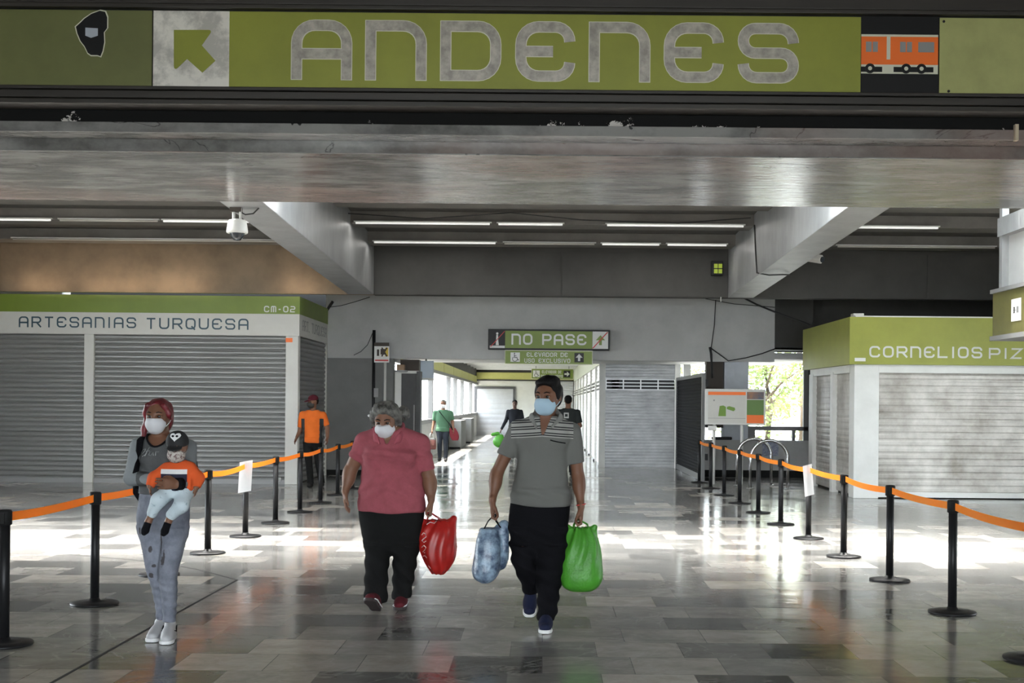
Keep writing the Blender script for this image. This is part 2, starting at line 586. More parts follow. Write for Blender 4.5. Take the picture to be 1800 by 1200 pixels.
MT = dict(
    floor=floor_material(),
    conc=mat('pale_grey_paint', (0.45, 0.45, 0.44), 0.75, var=0.12, scale=2.0),
    lowgrey=mat('mid_grey_paint', (0.19, 0.192, 0.187), 0.7, var=0.15, scale=2.0),
    fascia=mat('dark_grey_concrete', (0.063, 0.061, 0.056), 0.85, var=0.25, scale=1.4),
    tan=mat('tan_tone', (0.24, 0.18, 0.12), 0.8, var=0.35, scale=1.1),  # warm tan base colour of the left bay and its end beam
    beam=mat('silver_grey_paint', (0.29, 0.295, 0.295), 0.45, var=0.25, scale=2.4, stretch=(1, 1, .5)),
    slab=mat('shaded_ceiling_concrete', (0.085, 0.08, 0.072), 0.85, var=.2),  # darker copy of the rib concrete: shade between ribs put into colour
    rib=mat('lit_ceiling_concrete', (0.17, 0.16, 0.145), 0.85, var=0.3, scale=1.2),  # lighter copy: light on the rib fronts put into colour
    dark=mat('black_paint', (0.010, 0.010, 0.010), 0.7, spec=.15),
    soffit=soffit_material(),
    blackchip=chipped('flaking_shaded_black', (0.010, 0.010, 0.010), (0.55, 0.52, 0.49), 0.7, 0.0, 0.34),  # flaking is wear; near-black base also holds the shade under the sign
    mould=mat('dark_bronze_moulding', (0.030, 0.025, 0.021), 0.5, var=0.4, scale=3, stretch=(.3, 1, 4)),
    green=mat('sign_green', (0.265, 0.283, 0.032), 0.5, var=0.14, scale=2.0),
    green2=mat('kiosk_green', (0.16, 0.225, 0.022), 0.45, var=0.12, scale=2.0),
    olive=mat('sign_dull_olive', (0.135, 0.145, 0.045), 0.55, var=0.15, scale=2.5),
    pale_olive=mat('sign_pale_olive', (0.38, 0.39, 0.145), 0.55, var=0.2, scale=2.5),
    letter=mat('worn_silver_letter', (0.50, 0.46, 0.41), 0.4, metal=0.3, var=0.45, scale=9),
    edge=mat('bright_letter_edge', (0.62, 0.62, 0.5), 0.4),
    whiteplate=mat('scuffed_white_plate', (0.72, 0.69, 0.63), 0.5, var=0.4, scale=3.2, contrast=(0.42, 0.55)),
    white=mat('white_paint', (0.66, 0.66, 0.63), 0.5, var=0.1, scale=3),
    offwhite=mat('pale_cream_paint', (0.58, 0.57, 0.53), 0.55, var=0.08, scale=2),
    teal=mat('dark_teal_paint', (0.02, 0.06, 0.085), 0.5),
    shutter=metal_shutter('galvanised_shutter', (0.27, 0.27, 0.265), 0.40, 0.15),
    dirty=mat('stained_shutter', (0.52, 0.50, 0.46), 0.45, metal=0.25, var=0.5, scale=1.6, col2=(0.22, 0.20, 0.17), contrast=(0.3, 0.66)),
    pale_shutter=metal_shutter('pale_shutter', (0.66, 0.67, 0.68), 0.4, 0.12),
    black=mat('black_powder_coat', (0.010, 0.010, 0.011), 0.45, spec=.25),
    rubber=mat('black_rubber', (0.012, 0.012, 0.012), 0.7, spec=.2),
    tape=mat('orange_belt', (1.0, 0.40, 0.035), 0.6, trans=0.5),
    paper=mat('white_paper', (0.85, 0.86, 0.87), 0.7, trans=0.3),
    orange=mat('orange_paint', (0.85, 0.16, 0.015), 0.45),
    red=mat('red_paint', (0.5, 0.03, 0.03), 0.5),
    grey=mat('grey_paint', (0.25, 0.25, 0.25), 0.5),
    steel=mat('brushed_steel', (0.55, 0.55, 0.54), 0.22, metal=1.0),
    cable=mat('dark_cable', (0.02, 0.02, 0.02), 0.6),
    dome=mat('smoked_dome', (0.02, 0.025, 0.03), 0.08),
    tubeglass=mat('fluorescent_tube', (1.0, 0.99, 0.95), 0.3, emit=0.55),
    deadtube=mat('unlit_tube', (0.62, 0.60, 0.55), 0.3),
    brown=mat('dark_brown_wood', (0.04, 0.028, 0.02), 0.6),
    card=mat('cardboard', (0.36, 0.24, 0.15), 0.8),
    paleblue=mat('pale_blue_panel', (0.55, 0.62, 0.70), 0.4, trans=0.3),
    frame=mat('grey_window_frame', (0.16, 0.16, 0.16), 0.5),
    lemon=mat('pale_lemon_band', (0.50, 0.49, 0.15), 0.5, var=0.1),
)

# ------------------------------------------------------------------ floor and shell
bm = B()
bx(bm, -16, 16, -10, 66, -0.2, 0)
fl = struct('floor', bm, MT['floor'])
fl_off = fl.location.copy()

def floor_line(name, pts, w):
    bm = B()
    f = Face((0, 0, 0), (1, 0, 0), (0, 1, 0), (0, 0, 1))
    stroke(bm, f, pts, w, 0.0, 0.0015)
    return struct(name, bm, MT['rubber'])
def gp(px, py):
    b = (py - VPY) - ROLL * (px - VPX)
    Y = CAM_H * FPX / b
    return ((px - VPX + ROLL * (py - VPY)) * Y / FPX, Y)
floor_line('trim_1', [gp(60, 1216), gp(94, 1198), gp(255, 1108), gp(417, 1019)], 0.022)
floor_line('trim_2', [gp(417, 1019), gp(345, 1000), gp(271, 987), gp(120, 974)], 0.010)

# ceilings
sbox('ceiling', MT['rib'], -16, 16, -10, 11.3, 5.75, 5.95)
# the big beam across: flange, step and soffit; near edge at 11.3, far edge at 14.5
Zs, Zf = 3.92, 4.025
bm = B()
bx(bm, -14, 14, 11.58, 14.5, Zs, 4.9)
struct('trim_3', bm, MT['soffit'])
bm = B()
bx(bm, -14, 14, 11.28, 11.58, Zf, 4.12)
bx(bm, -14, 14, 11.585, 11.6, Zs - 0.012, Zs + 0.02)
struct('trim_4', bm, MT['soffit'], bevel=0.02)
sbox('wall_header', MT['blackchip'], -14, 14, 11.30, 11.55, Zf + 0.095, 5.8)
# roof behind the beam: slab with cross ribs, open skylight slot right behind the beam
def roof_z(Y):
    return 4.53 + (24.0 - Y) * 0.03
bm = B()
hexa(bm, [(-14, 15.75, roof_z(15.75) + .2), (-14, 15.75, roof_z(15.75) + .4), (-14, 24.2, roof_z(24.2) + .2), (-14, 24.2, roof_z(24.2) + .4),
          (14, 15.75, roof_z(15.75) + .2), (14, 15.75, roof_z(15.75) + .4), (14, 24.2, roof_z(24.2) + .2), (14, 24.2, roof_z(24.2) + .4)])
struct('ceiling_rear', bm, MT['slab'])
RIBS = (17.3, 19.2, 21.05, 23.1)
for i, y in enumerate(RIBS):
    bm = B()
    bx(bm, -14, 14, y, y + 0.55, roof_z(y), roof_z(y) + 0.26)
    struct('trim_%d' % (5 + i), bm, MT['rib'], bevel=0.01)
# frosted skylight panes lie in the slot
bm = B()
for x in np.arange(-13, 13, 1.3):
    bx(bm, x + .03, x + 1.27, 14.52, 15.74, 4.95, 4.965)
struct('window_1', bm, mat('frosted_pane', (0.85, 0.88, 0.9), 0.5, trans=0.7))
# side beams run away from the big beam and drop towards the rear
def side_beam(name, x0, x1, m):
    bm = B()
    z0, z1 = 3.92, 3.67
    hexa(bm, [(x0, 14.5, z0), (x0, 14.5, 5.2), (x0, 24.0, z1), (x0, 24.0, 4.9),
              (x1, 14.5, z0), (x1, 14.5, 5.2), (x1, 24.0, z1), (x1, 24.0, 4.9)])
    return struct(name, bm, m, bevel=0.008)
side_beam('trim_9', -3.79, -3.29, MT['beam'])
side_beam('trim_10', 3.50, 3.99, MT['beam'])
side_beam('trim_11', -11.0, -10.45, MT['tan'])
side_beam('trim_12', 10.6, 11.1, MT['beam'])
# rear fascia under the roof: tan bay, dark bays
sbox('wall_rear_upper', MT['fascia'], -3.3, 14, 24.0, 24.3, 3.67, 4.95)
sbox('wall_rear_upper_tan', MT['tan'], -14, -3.3, 24.0, 24.15, 3.67, 4.95)
bm = B()
for x0, x1 in ((-3.28, 0.3), (0.31, 3.5), (4.0, 7.3), (7.31, 10.6)):
    bx(bm, x0 + .01, x1 - .01, 23.985, 24.0, 3.68, 4.52)
struct('trim_13', bm, MT['fascia'])

# rear wall with the passage: pale header above, grey wall below left
YH = 27.39
hx0 = I2W(573, 560, YH)[0]
hx1 = I2W(1362, 560, YH)[0]
HB = 2.565
sbox('wall_rear', MT['conc'], hx0, hx1, YH, YH + 0.35, HB, 4.05)
sbox('wall_rear_lower', MT['lowgrey'], hx0, -3.32, YH, YH + 0.35, 0, HB)
sbox('baseboard_rear', MT['dark'], hx0, -3.32, YH - 0.02, YH, 0, 0.12)
# shell behind the kiosks (dark), sides and entrance behind the camera
sbox('wall_rear_west', MT['dark'], -14, hx0, 29.0, 29.2, 0, 5.2)
sbox('wall_rear_east', MT['fascia'], 5.9, 14, 28.2, 28.4, 0, 5.2)
for nm, s in (('wall_west', -1), ('wall_east', 1)):
    bm = B()
    bx(bm, s * 11.0, s * 11.3, -10, 10.6, 0, 5.9)
    bx(bm, s * 11.0, s * 11.3, 16.6, 29, 0, 5.9)
    bx(bm, s * 11.0, s * 11.3, 10.6, 16.6, 3.4, 5.9)
    struct(nm, bm, MT['conc'])
bm = B()
bx(bm, -11, -6, -7.2, -7.0, 0, 5.8)
bx(bm, 6, 11, -7.2, -7.0, 0, 5.8)
bx(bm, -6, 6, -7.2, -7.0, 3.4, 5.8)
struct('wall_entrance', bm, MT['conc'])
sbox('ceiling_vestibule', MT['conc'], -4.8, 5.9, 27.4, 31.8, HB + .06, HB + .2)
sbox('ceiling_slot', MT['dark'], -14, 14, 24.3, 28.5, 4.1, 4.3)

# ------------------------------------------------------------------ passage behind the header
XL, XR, YB = -3.38, 1.45, 62.5
sbox('ceiling_passage', MT['white'], XL - .3, XR + .3, 31.8, YB, 3.42, 3.6)
bm = B()
for y in np.arange(33, 62, 2.4):
    bx(bm, XL, XR, y, y + .25, 3.24, 3.42)
struct('trim_14', bm, MT['white'])
sbox('wall_passage_end', MT['white'], XL - .3, XR + .3, YB, YB + .2, 0, 2.75)
sbox('wall_passage_end_band', MT['lemon'], XL - .3, XR + .3, YB - .1, YB + .1, 2.75, 3.12)
sbox('wall_passage_end_top', MT['fascia'], XL - .3, XR + .3, YB, YB + .2, 3.12, 3.5)
sbox('trim_15', MT['fascia'], XL - .3, XR, YB - .14, YB - .1, 2.70, 2.77)
# left side: low wall, glazed band, lemon panels above
sbox('wall_passage_west', MT['conc'], XL - .15, XL, 27.8, YB, 0, 1.0)
sbox('trim_16', MT['frame'], XL - .2, XL + .06, 27.8, YB, 1.0, 1.12)
sbox('trim_17', MT['frame'], XL - .15, XL + .05, 27.8, YB, 2.50, 2.60)
bm = B()
for y in np.arange(28.2, 61, 4.6):
    bx(bm, XL - .1, XL, y, y + 4.5, 2.60, 2.92)
struct('wall_passage_west_band', bm, MT['lemon'])
sbox('wall_passage_west_top', MT['fascia'], XL - .15, XL - .02, 27.8, YB, 2.6, 3.45)
bm = B()
for y in (31.0, 37.3, 44.2, 47.5, 51.5, 57.5):
    bx(bm, XL - .1, XL + .05, y, y + .22, 1.1, 2.52)
struct('trim_18', bm, MT['frame'])
bm = B()
bx(bm, XL - .06, XL - .05, 28, YB, 1.12, 2.5)
gl = mat('clear_glass', (1, 1, 1), 0.02)
_nt = gl.node_tree
_t = _nt.nodes.new('ShaderNodeBsdfTransparent')
_g = _nt.nodes.new('ShaderNodeBsdfGlossy')
_g.inputs['Roughness'].default_value = 0.02
_m = _nt.nodes.new('ShaderNodeMixShader')
_m.inputs[0].default_value = 0.06
_nt.links.new(_t.outputs[0], _m.inputs[1])
_nt.links.new(_g.outputs[0], _m.inputs[2])
_nt.links.new(_m.outputs[0], _nt.nodes['Material Output'].inputs['Surface'])
MT['glass'] = gl
struct('window_2', bm, gl)
# cabinets standing along the left side
for i, (y, l, lab) in enumerate(((43.5, 2.6, 'grey low metal cabinet by the passage windows, nearer of the two'), (49.5, 1.8, 'grey low metal cabinet by the passage windows, farther of the two'))):
    t = thing('metal_cabinet', lab, 'cabinet', (XL + .3, y + l / 2, 0), 'metal cabinets in the passage')
    boxo('body', MT['lowgrey'], t, XL + .07, XL + .5, y, y + l, 0.06, 0.98, bevel=.01)
    boxo('plinth', MT['black'], t, XL + .1, XL + .46, y + .05, y + l - .05, 0, 0.06)
# roller door at the end of the passage
x0, z1 = I2W(838, 683, YB)
x1, _ = I2W(902, 683, YB)
t = thing('roller_door', 'pale grey closed roller door with dark frame at the passage end', 'door', ((x0 + x1) / 2, YB - .1, 0))
def corrugated(name, m, parent, a, b, z0, z1, pitch, depth, N, nseg=5, flat=False):
    """roller shutter curtain between plan points a and b, slats of PITCH bulging by DEPTH along N"""
    bm = B()
    n = max(1, int(round((z1 - z0) / pitch)))
    p = (z1 - z0) / n
    prof = []
    for i in range(n):
        for k in range(nseg):
            t_ = k / nseg
            if flat:
                d = 0.0 if 0.06 < t_ < 0.94 else -depth
                d = (-depth, 0, 0, 0, -depth)[k] if nseg == 5 else d
            else:
                d = depth * math.sin(math.pi * t_)
            prof.append((z0 + (i + t_) * p, d))
    prof.append((z1, 0))
    A = [bm.verts.new((a[0] + N[0] * d, a[1] + N[1] * d, z)) for z, d in prof]
    Bv = [bm.verts.new((b[0] + N[0] * d, b[1] + N[1] * d, z)) for z, d in prof]
    for i in range(len(prof) - 1):
        bm.faces.new((A[i], Bv[i], Bv[i + 1], A[i + 1]))
    # back of the curtain
    q = [bm.verts.new((P[0] - N[0] * .02, P[1] - N[1] * .02, z)) for P, z in ((a, z0), (b, z0), (b, z1), (a, z1))]
    bm.faces.new(q)
    return build(name, bm, m, parent)
corrugated('curtain', MT['grey'] if 0 else mat('grey_door_sheet', (0.42, 0.43, 0.45), 0.45, var=0.15, scale=1.5), t, (x0, YB - .06), (x1, YB - .06), 0, z1, 0.25, 0.012, (0, -1))
bm = B()
for a, b, c, d in ((x0 - .12, x0, 0, z1 + .12), (x1, x1 + .12, 0, z1 + .12), (x0, x1, z1, z1 + .12)):
    bx(bm, a, b, YB - .1, YB, c, d)
build('door_frame', bm, mat('dark_door_frame', (.06, .06, .065), .6), t)
# pale roller shutter at the end, behind the walking man
t = thing('roller_shutter', 'white slatted roller shutter at the passage end beside the grey roller door', 'shutter', (0.7, YB - .08, 0))
corrugated('curtain', MT['pale_shutter'], t, (-0.25, YB - .06), (1.42, YB - .06), 0, 2.72, 0.12, 0.03, (0, -1))

# right side of the passage: a row of closed pale shutters with vent slits
sbox('wall_passage_east', MT['conc'], XR + .25, XR + .45, 31.8, YB, 0, 3.5)
sbox('wall_passage_east_top', mat('pale_green_band', (0.46, 0.49, 0.40), 0.6), XR, XR + .25, 31.8, YB, 2.66, 3.42)
YS = 31.7
ys = [YS + .25, 35.2, 39.0, 42.8, 46.6, 50.4, 54.2, 58.2, YB - .2]
for i in range(len(ys) - 1):
    a, b = ys[i], ys[i + 1]
    nth = ['nearest', 'second', 'third', 'fourth', 'fifth', 'sixth', 'seventh', 'last'][i]
    t = thing('shop_shutter', 'pale closed shop shutter with vent slits, %s one along the passage side wall' % nth, 'shutter', (XR, (a + b) / 2, 0), 'closed shop shutters along the passage')
    corrugated('curtain_lower', MT['pale_shutter'], t, (XR + .03, a + .14), (XR + .03, b), 0, 1.95, 0.1, 0.007, (-1, 0))
    corrugated('curtain_upper', MT['pale_shutter'], t, (XR + .03, a + .14), (XR + .03, b), 2.25, 2.66, 0.1, 0.007, (-1, 0))
    bm = B()
    for z in (1.95, 2.05, 2.15, 2.25):
        bx(bm, XR + .01, XR + .05, a + .14, b, z - .02, z + .02)
    build('vent_bars', bm, MT['white'], t)
    boxo('vent_back', MT['black'], t, XR + .12, XR + .14, a + .14, b, 1.95, 2.25)
    boxo('post', MT['white'], t, XR - .03, XR + .1, a, a + .14, 0, 2.66)
    boxo('floor_stop', MT['black'], t, XR - .07, XR - .02, a + .02, a + .12, 0, .05)

# closed shutter facing the concourse
sx0, _ = I2W(1064, 700, YS)
sx1, _ = I2W(1186, 700, YS)
t = thing('wide_shutter', 'wide dull silver roller shutter with barred vent strip, right of the passage', 'shutter', ((sx0 + sx1) / 2, YS, 0))
corrugated('curtain_lower', metal_shutter('brushed_shutter', (0.50, 0.51, 0.52), 0.42, 0.5), t, (sx0, YS), (sx1, YS), 0.0, 1.98, 0.075, 0.0035, (0, -1))
corrugated('curtain_upper', MATS['brushed_shutter'], t, (sx0, YS), (sx1, YS), 2.24, HB + .06, 0.075, 0.0035, (0, -1))
bm = B()
for z in (1.98, 2.065, 2.15, 2.235):
    bx(bm, sx0, sx1, YS - .03, YS + .01, z - .012, z + .012)
for x in np.linspace(sx0, sx1, 5)[:-1]:
    bx(bm, x, x + .03, YS - .02, YS + .01, 1.98, 2.24)
build('vent_bars', bm, MT['pale_shutter'], t)
boxo('vent_back', MT['black'], t, sx0, sx1, YS + .1, YS + .12, 1.96, 2.26)
boxo('side_post', MT['white'], t, sx0 - .16, sx0, YS - .06, YS + .08, 0, HB + .06)
boxo('side_post', MT['white'], t, sx1, sx1 + .14, YS - .06, YS + .08, 0, HB + .06)
for k in range(7):
    boxo('hinge', MT['steel'], t, sx1 + .14, sx1 + .2, YS - .05, YS + .05, .3 + k * .33, .36 + k * .33)
sbox('wall_shutter_side', MT['conc'], sx1 + .22, sx1 + .4, YS, YS + .2, 0, HB + .06)

# dark open gate leaf that comes towards the concourse
gx = 3.33
t = thing('shutter_gate', 'dark slatted gate leaf standing open beside the wide silver shutter', 'gate', (gx, 28.8, 0))
corrugated('slat_panel', mat('dark_slats', (0.022, 0.023, 0.025), 0.85, spec=.1), t, (gx, 31.3), (gx, 26.3), .03, 2.2, 0.07, 0.015, (-1, 0))
bm = B()
bx(bm, gx - .03, gx + .04, 26.22, 26.32, .0, 2.28)
bx(bm, gx - .03, gx + .04, 31.3, 31.4, .0, 2.28)
bx(bm, gx - .03, gx + .04, 26.3, 31.4, 2.2, 2.28)
bx(bm, gx - .03, gx + .04, 26.3, 31.4, .01, .14)
build('gate_frame', bm, MT['frame'], t)
for z in (.45, 1.15, 2.0):
    boxo('hinge', MT['black'], t, gx + .04, gx + .1, 26.2, 26.3, z, z + .14)

# right part: columns, low wall, window
YW = 28.0
sbox('wall_east_column', mat('daylit_column_tone', (.58, .61, .66), .7, var=.08), 4.02, 4.56, YW, YW + .45, 0, HB + .1)  # outside daylight put into the column colour, lighter and bluer
sbox('wall_east_duct', MT['brown'], 3.62, 4.0, YW, YW + .3, 1.1, HB + .06)
def wz(py, px=1370): return I2W(px, py, YW)[1]
sbox('wall_window_low', MT['conc'], 3.4, 5.9, YW - .05, YW + .15, 0.16, 0.83)
sbox('baseboard_shadow', MT['dark'], 3.4, 5.9, YW - .02, YW + .1, 0.0, 0.16)  # dark strip paints the shadow in the recess under the low wall
bm = B()
bx(bm, 4.56, 5.9, YW, YW + .1, 1.05, 1.14)
bx(bm, 4.56, 4.72, YW, YW + .1, .83, 1.05)
bx(bm, 5.55, 5.62, YW, YW + .1, .83, 1.05)
bx(bm, 5.80, 5.9, YW, YW + .1, .83, 3.0)
bx(bm, 4.5, 5.9, YW, YW + .1, 2.80, 2.90)
struct('trim_19', bm, MT['frame'])
sbox('window_3', MT['glass'], 4.56, 5.85, YW + .04, YW + .05, .83, 2.85)
sbox('wall_window_top', MT['fascia'], 4.5, 6.0, YW, YW + .2, 2.86, 4.2)
sbox('trim_20', MT['white'], hx1, 6.0, YW - .06, YW - .02, 2.83, 2.86)

# outside: ground, trees and a yellow building, lit by the sun
sbox('ground', mat('outside_paving', (0.4, 0.4, 0.38), 0.8, var=.2), -60, 60, -40, 120, -0.5, -0.21)
# ------------------------------------------------------------------ overhead sign over the entrance
YSG = 11.05
t = thing('overhead_sign', 'long green overhead direction sign with silver lettering and an arrow panel', 'sign', (0, YSG, I2W(957, 190, YSG)[1]))
zt, zb = I2W(957, 25, YSG)[1], I2W(957, 159, YSG)[1]
zl = I2W(957, 190, YSG)[1]
f = Face((0, YSG, 0))
def sx(px, py=90): return I2W(px, py, YSG)[0]
def sz(py, px=957): return I2W(px, py, YSG)[1]
bm = B()
bx(bm, -9, 9, YSG - .03, YSG + .22, zl, zl + .045)
bx(bm, -9, 9, YSG - .05, YSG + .22, zl + .05, zb - .04)
bx(bm, -9, 9, YSG - .07, YSG + .22, zb - .036, zb - .006)
build('lower_moulding', bm, MT['mould'], t, bevel=.008)
bm = B()
bx(bm, -9, 9, YSG - .06, YSG + .22, zt + .012, zt + .05)
bx(bm, -9, 9, YSG - .04, YSG + .22, zt + .055, zt + .26)
build('upper_moulding', bm, MT['mould'], t, bevel=.008)
boxo('backing', MT['black'], t, -9, 9, YSG + .012, YSG + .2, zl + .03, zt + .2)
xs = dict(a=sx(267), b=sx(269.5), c=sx(403), d=sx(1513), e=sx(1649), g=sx(1651.5))
boxo('blank_panel', MT['olive'], t, -9, xs['a'], YSG, YSG + .01, zb, zt, label='dull dark olive blank panel')
bm = B()
bx(bm, xs['b'], xs['c'], YSG - .003, YSG + .01, zb, zt)
build('arrow_panel', bm, MT['whiteplate'], t, label='scuffed white panel')
boxo('name_panel', MT['green'], t, xs['c'], xs['d'], YSG, YSG + .01, zb, zt)
boxo('train_panel', MT['black'], t, xs['d'], xs['e'], YSG + .004, YSG + .012, zb, zt)
pp = boxo('blank_panel', MT['pale_olive'], t, xs['g'], 9, YSG, YSG + .01, zb, zt, label='pale sun-bleached blank panel')
# arrow
bm = B()
P = [(306, 54), (371, 54, 3), (372, 62, 5), (355, 80), (379, 107), (356, 128), (329, 104), (319, 118, 4), (306, 121, 5)]
P = [(306, 54, .0), (374, 54, .03), (355, 80), (379, 107), (356, 128), (329, 104), (308, 123, .04)]
arr = rounded([(sx(q[0], q[1]), sz(q[1], q[0]), q[2] if len(q) > 2 else 0) for q in P], True)
arr = [(sx(306, 54), sz(53, 306))] + [(a, b) for a, b in rounded([(sx(306, 54), sz(53, 306), 0), (sx(374, 54), sz(53, 374), .035), (sx(355, 80), sz(80, 355), 0), (sx(379, 107), sz(107, 379), 0), (sx(356, 128), sz(128, 356), 0), (sx(329, 104), sz(104, 329), 0), (sx(306, 128), sz(126, 306), .05)], True)][1:]
poly(bm, f, arr, 0.003, 0.008)
build('arrow', bm, MT['green'], t)
# lettering with a bright rim
bm = B()
def word(bm, d0, d1, grow, mi):
    letters = [('A', 513, 618), ('N', 643, 749), ('D', 775, 880), ('E', 907, 1010), ('N', 1036, 1142), ('E', 1168, 1271), ('S', 1298, 1403)]
    for c, a, b in letters:
        px = (a + b) / 2
        za, zb_ = sz(px=px, py=36 + (px - 565) * .0075), sz(px=px, py=139.5 + (px - 565) * .0075)
        lettering(bm, f, c, sx(a) - grow, sx(b) + grow, zb_ - grow, za + grow, wr=(.086 + 2 * grow) / (za - zb_ + 2 * grow), d0=d0, d1=d1, mi=mi)
word(bm, 0, .003, .007, 1)
word(bm, .003, .006, .0, 0)
build('lettering', bm, [MT['letter'], MT['edge']], t)
# train pictogram
bm = B()
def pr(x0, x1, y0, y1, d0, d1, mi):
    rect(bm, f, sx(x0), sx(x1), sz(y1 - .8), sz(y0 - .8), d0, d1, mi)
f = Face((0, YSG + .004, 0))
f0 = f
def prs(x0, x1, y0, y1, d, mi, dy=6):
    rect(bm, f, sx(x0), sx(x1), sz(y1 - dy), sz(y0 - dy), 0, d, mi)
prs(1514, 1649, 61, 130, .002, 2)
prs(1514, 1649, 65, 114, .004, 0)
prs(1558.5, 1565, 63, 105, .006, 2)
for a, b in ((1522, 1532), (1534, 1543), (1582, 1592), (1594, 1603)):
    prs(a, b, 74, 92, .006, 1)
prs(1614, 1642, 74, 92, .006, 1)
for a, b in ((1514, 1551), (1571, 1641)):
    prs(a, b, 118, 127, .005, 3)
for cx in (1529.5, 1593, 1620):
    disc(bm, f, sx(cx), sz(121 - 6), .044, 0, .007, 3)
    disc(bm, f, sx(cx), sz(121 - 6), .018, 0, .009, 2)
build('train_pictogram', bm, [MT['orange'], MT['grey'], MT['edge'], MT['black']], t, label='orange train pictogram with grey windows and black wheels')
f = Face((0, YSG, 0))
bm = B()
bm.free()
for px, py in ((1658.5, 37.5), (1668, 160)):
    bm = B()
    disc(bm, f, sx(px), sz(py - 6), .012, 0, .004, 0)
    build('screw', bm, MT['black'], pp)
# a plain black sticker on the dull panel (generic shape)
bm = B()
out = [(131, 60), (140, 52), (147, 45), (160, 36), (176, 30), (186, 32), (190, 42), (190, 62), (184, 70), (185, 88), (182, 104), (178, 114), (172, 112), (160, 112), (154, 108), (148, 96), (140, 86), (134, 72)]
cx, cy = 162, 72
poly(bm, f, [(sx(x), sz(y - 6 + 0, 957)) for x, y in reversed(out)], 0, .002, 1)
poly(bm, f, [(sx(cx + (x - cx) * .93), sz(cy + (y - cy) * .95 - 6, 957)) for x, y in reversed(out)], .002, .003, 0)
poly(bm, f, [(sx(x), sz(y - 6)) for x, y in ((150, 76), (160, 80), (172, 76), (172, 63), (150, 62))], .003, .004, 2)
bmesh.ops.recalc_face_normals(bm, faces=bm.faces)
st = build('sticker', bm, [MT['black'], MT['edge'], mat('sticker_grey', (0.4, 0.44, 0.5), .5)], None)
tag(st, 'black sticker with white outline stuck on the dull olive sign panel', 'sticker')
# stub of wood left on the ledge
x, z = I2W(1787, 240, 11.25)
o = boxo('wood_stub', mat('bare_wood', (.5, .42, .3), .8), None, x - .015, x + .015, 11.24, 11.29, z - .035, z + .11)
tag(o, 'small bare wooden stub standing on the ledge of the big grey beam', 'wood')

# ------------------------------------------------------------------ fluorescent tubes
def tube_light(x0, x1, y, z, lit, label):
    t = thing('tube_light', label, 'light', ((x0 + x1) / 2, y, z - .05), 'fluorescent tubes under the ceiling ribs')
    boxo('batten', MT['white'], t, x0, x1, y - .03, y + .03, z - .018, z)
    bm = B()
    tube(bm, [(x0 + .03, y, z - .036), (x1 - .03, y, z - .036)], .016, 8)
    build('tube', bm, MT['tubeglass'] if lit else MT['deadtube'], t)
    if lit:
        l = lamp('tube_glow', 'AREA', ((x0 + x1) / 2, y, z - .06), (0, 0, 0), 5.5 * (x1 - x0), (1, .98, .93), x1 - x0, .03)
def trow(rib, segs):
    y = RIBS[rib] - .04
    z = roof_z(RIBS[rib]) + .03
    for a, b, lit, lab in segs:
        x0, x1 = I2W(a, 400, y)[0], I2W(b, 400, y)[0]
        tube_light(x0, x1, y, z, lit, lab)
trow(2, [(622, 864, 1, 'lit long tube in the nearer tube row, next to the beam by the dome camera'),
         (873, 992, 1, 'lit short tube in the middle of the nearer tube row'),
         (1064, 1310, 1, 'lit long tube in the nearer tube row, next to the beam with the looped cable'),
         (-60, 92, 1, 'lit tube over the craft kiosk, cut by the picture edge'),
         (102, 280, 0, 'dim tube over the craft kiosk, middle of its row'),
         (284, 441, 1, 'lit tube over the craft kiosk, behind the dome camera'),
         (1497, 1652, 1, 'lit tube above the pizza kiosk')])
trow(3, [(655, 874, 1, 'lit long tube in the rear tube row, next to the beam by the dome camera'),
         (884, 1048, 0, 'unlit tube in the middle of the rear tube row'),
         (1056, 1162, 1, 'lit short tube in the rear tube row beside the unlit one'),
         (1171, 1280, 1, 'lit short tube in the rear tube row, next to the emergency light'),
         (20, 500, 0, 'long unlit tube line along the tan wall'),
         (1470, 1752, 0, 'long unlit tube line above the pizza kiosk')])
# tubes hidden above the beam edge, in the nearest row
trow(0, [(500, 800, 1, 'lit tube in the nearest row, half hidden by the big beam, dome camera side'),
         (1100, 1430, 1, 'lit tube in the nearest row, half hidden by the big beam, pizza kiosk side')])
for px, w in ((60, .9), (190, 1.3), (310, 1.0), (520, .7)):
    lamp('tan_bay_glow', 'AREA', (I2W(px, 510, 23.6)[0], 23.72, 3.64), (math.radians(180 - 12), 0, 0), 4.2 * w, (1.0, .76, .52), w, .08)

# ------------------------------------------------------------------ craft kiosk (left)
YK = 24.2
kx1 = I2W(527, 590, YK)[0]
KW = -12.5
t = thing('craft_kiosk', 'closed craft kiosk with green top band, white name band and grey shutters', 'kiosk', (-8.6, 26.3, 0))
z0, z1, z2 = 2.87, 3.29, 3.63
pf = I2W(511, 850, YK)
# post positions
pm = (I2W(148, 700, YK)[0], I2W(165, 700, YK)[0])
pc = (I2W(502, 700, YK)[0], kx1 - .02)
boxo('name_band', MT['offwhite'], t, KW, kx1, YK - .05, YK + 3.1, z0, z1)
boxo('top_band', MT['green2'], t, KW, kx1 + .005, YK - .055, YK + 3.1, z1, z2)
boxo('roof', MT['dark'], t, KW, kx1 - .05, YK, YK + 3.0, z2 - .05, z2 - .02)
corrugated('roller_shutter', MT['shutter'], t, (KW, YK + .06), (pm[0], YK + .06), 0.02, z0, 0.094, 0.03, (0, -1))
corrugated('roller_shutter', MT['shutter'], t, (pm[1], YK + .06), (pc[0], YK + .06), 0.02, z0, 0.094, 0.03, (0, -1))
corrugated('side_shutter', MT['shutter'], t, (kx1 - .06, YK + .25), (kx1 - .06, YK + 3.05), 0.02, z0, 0.094, 0.03, (1, 0))
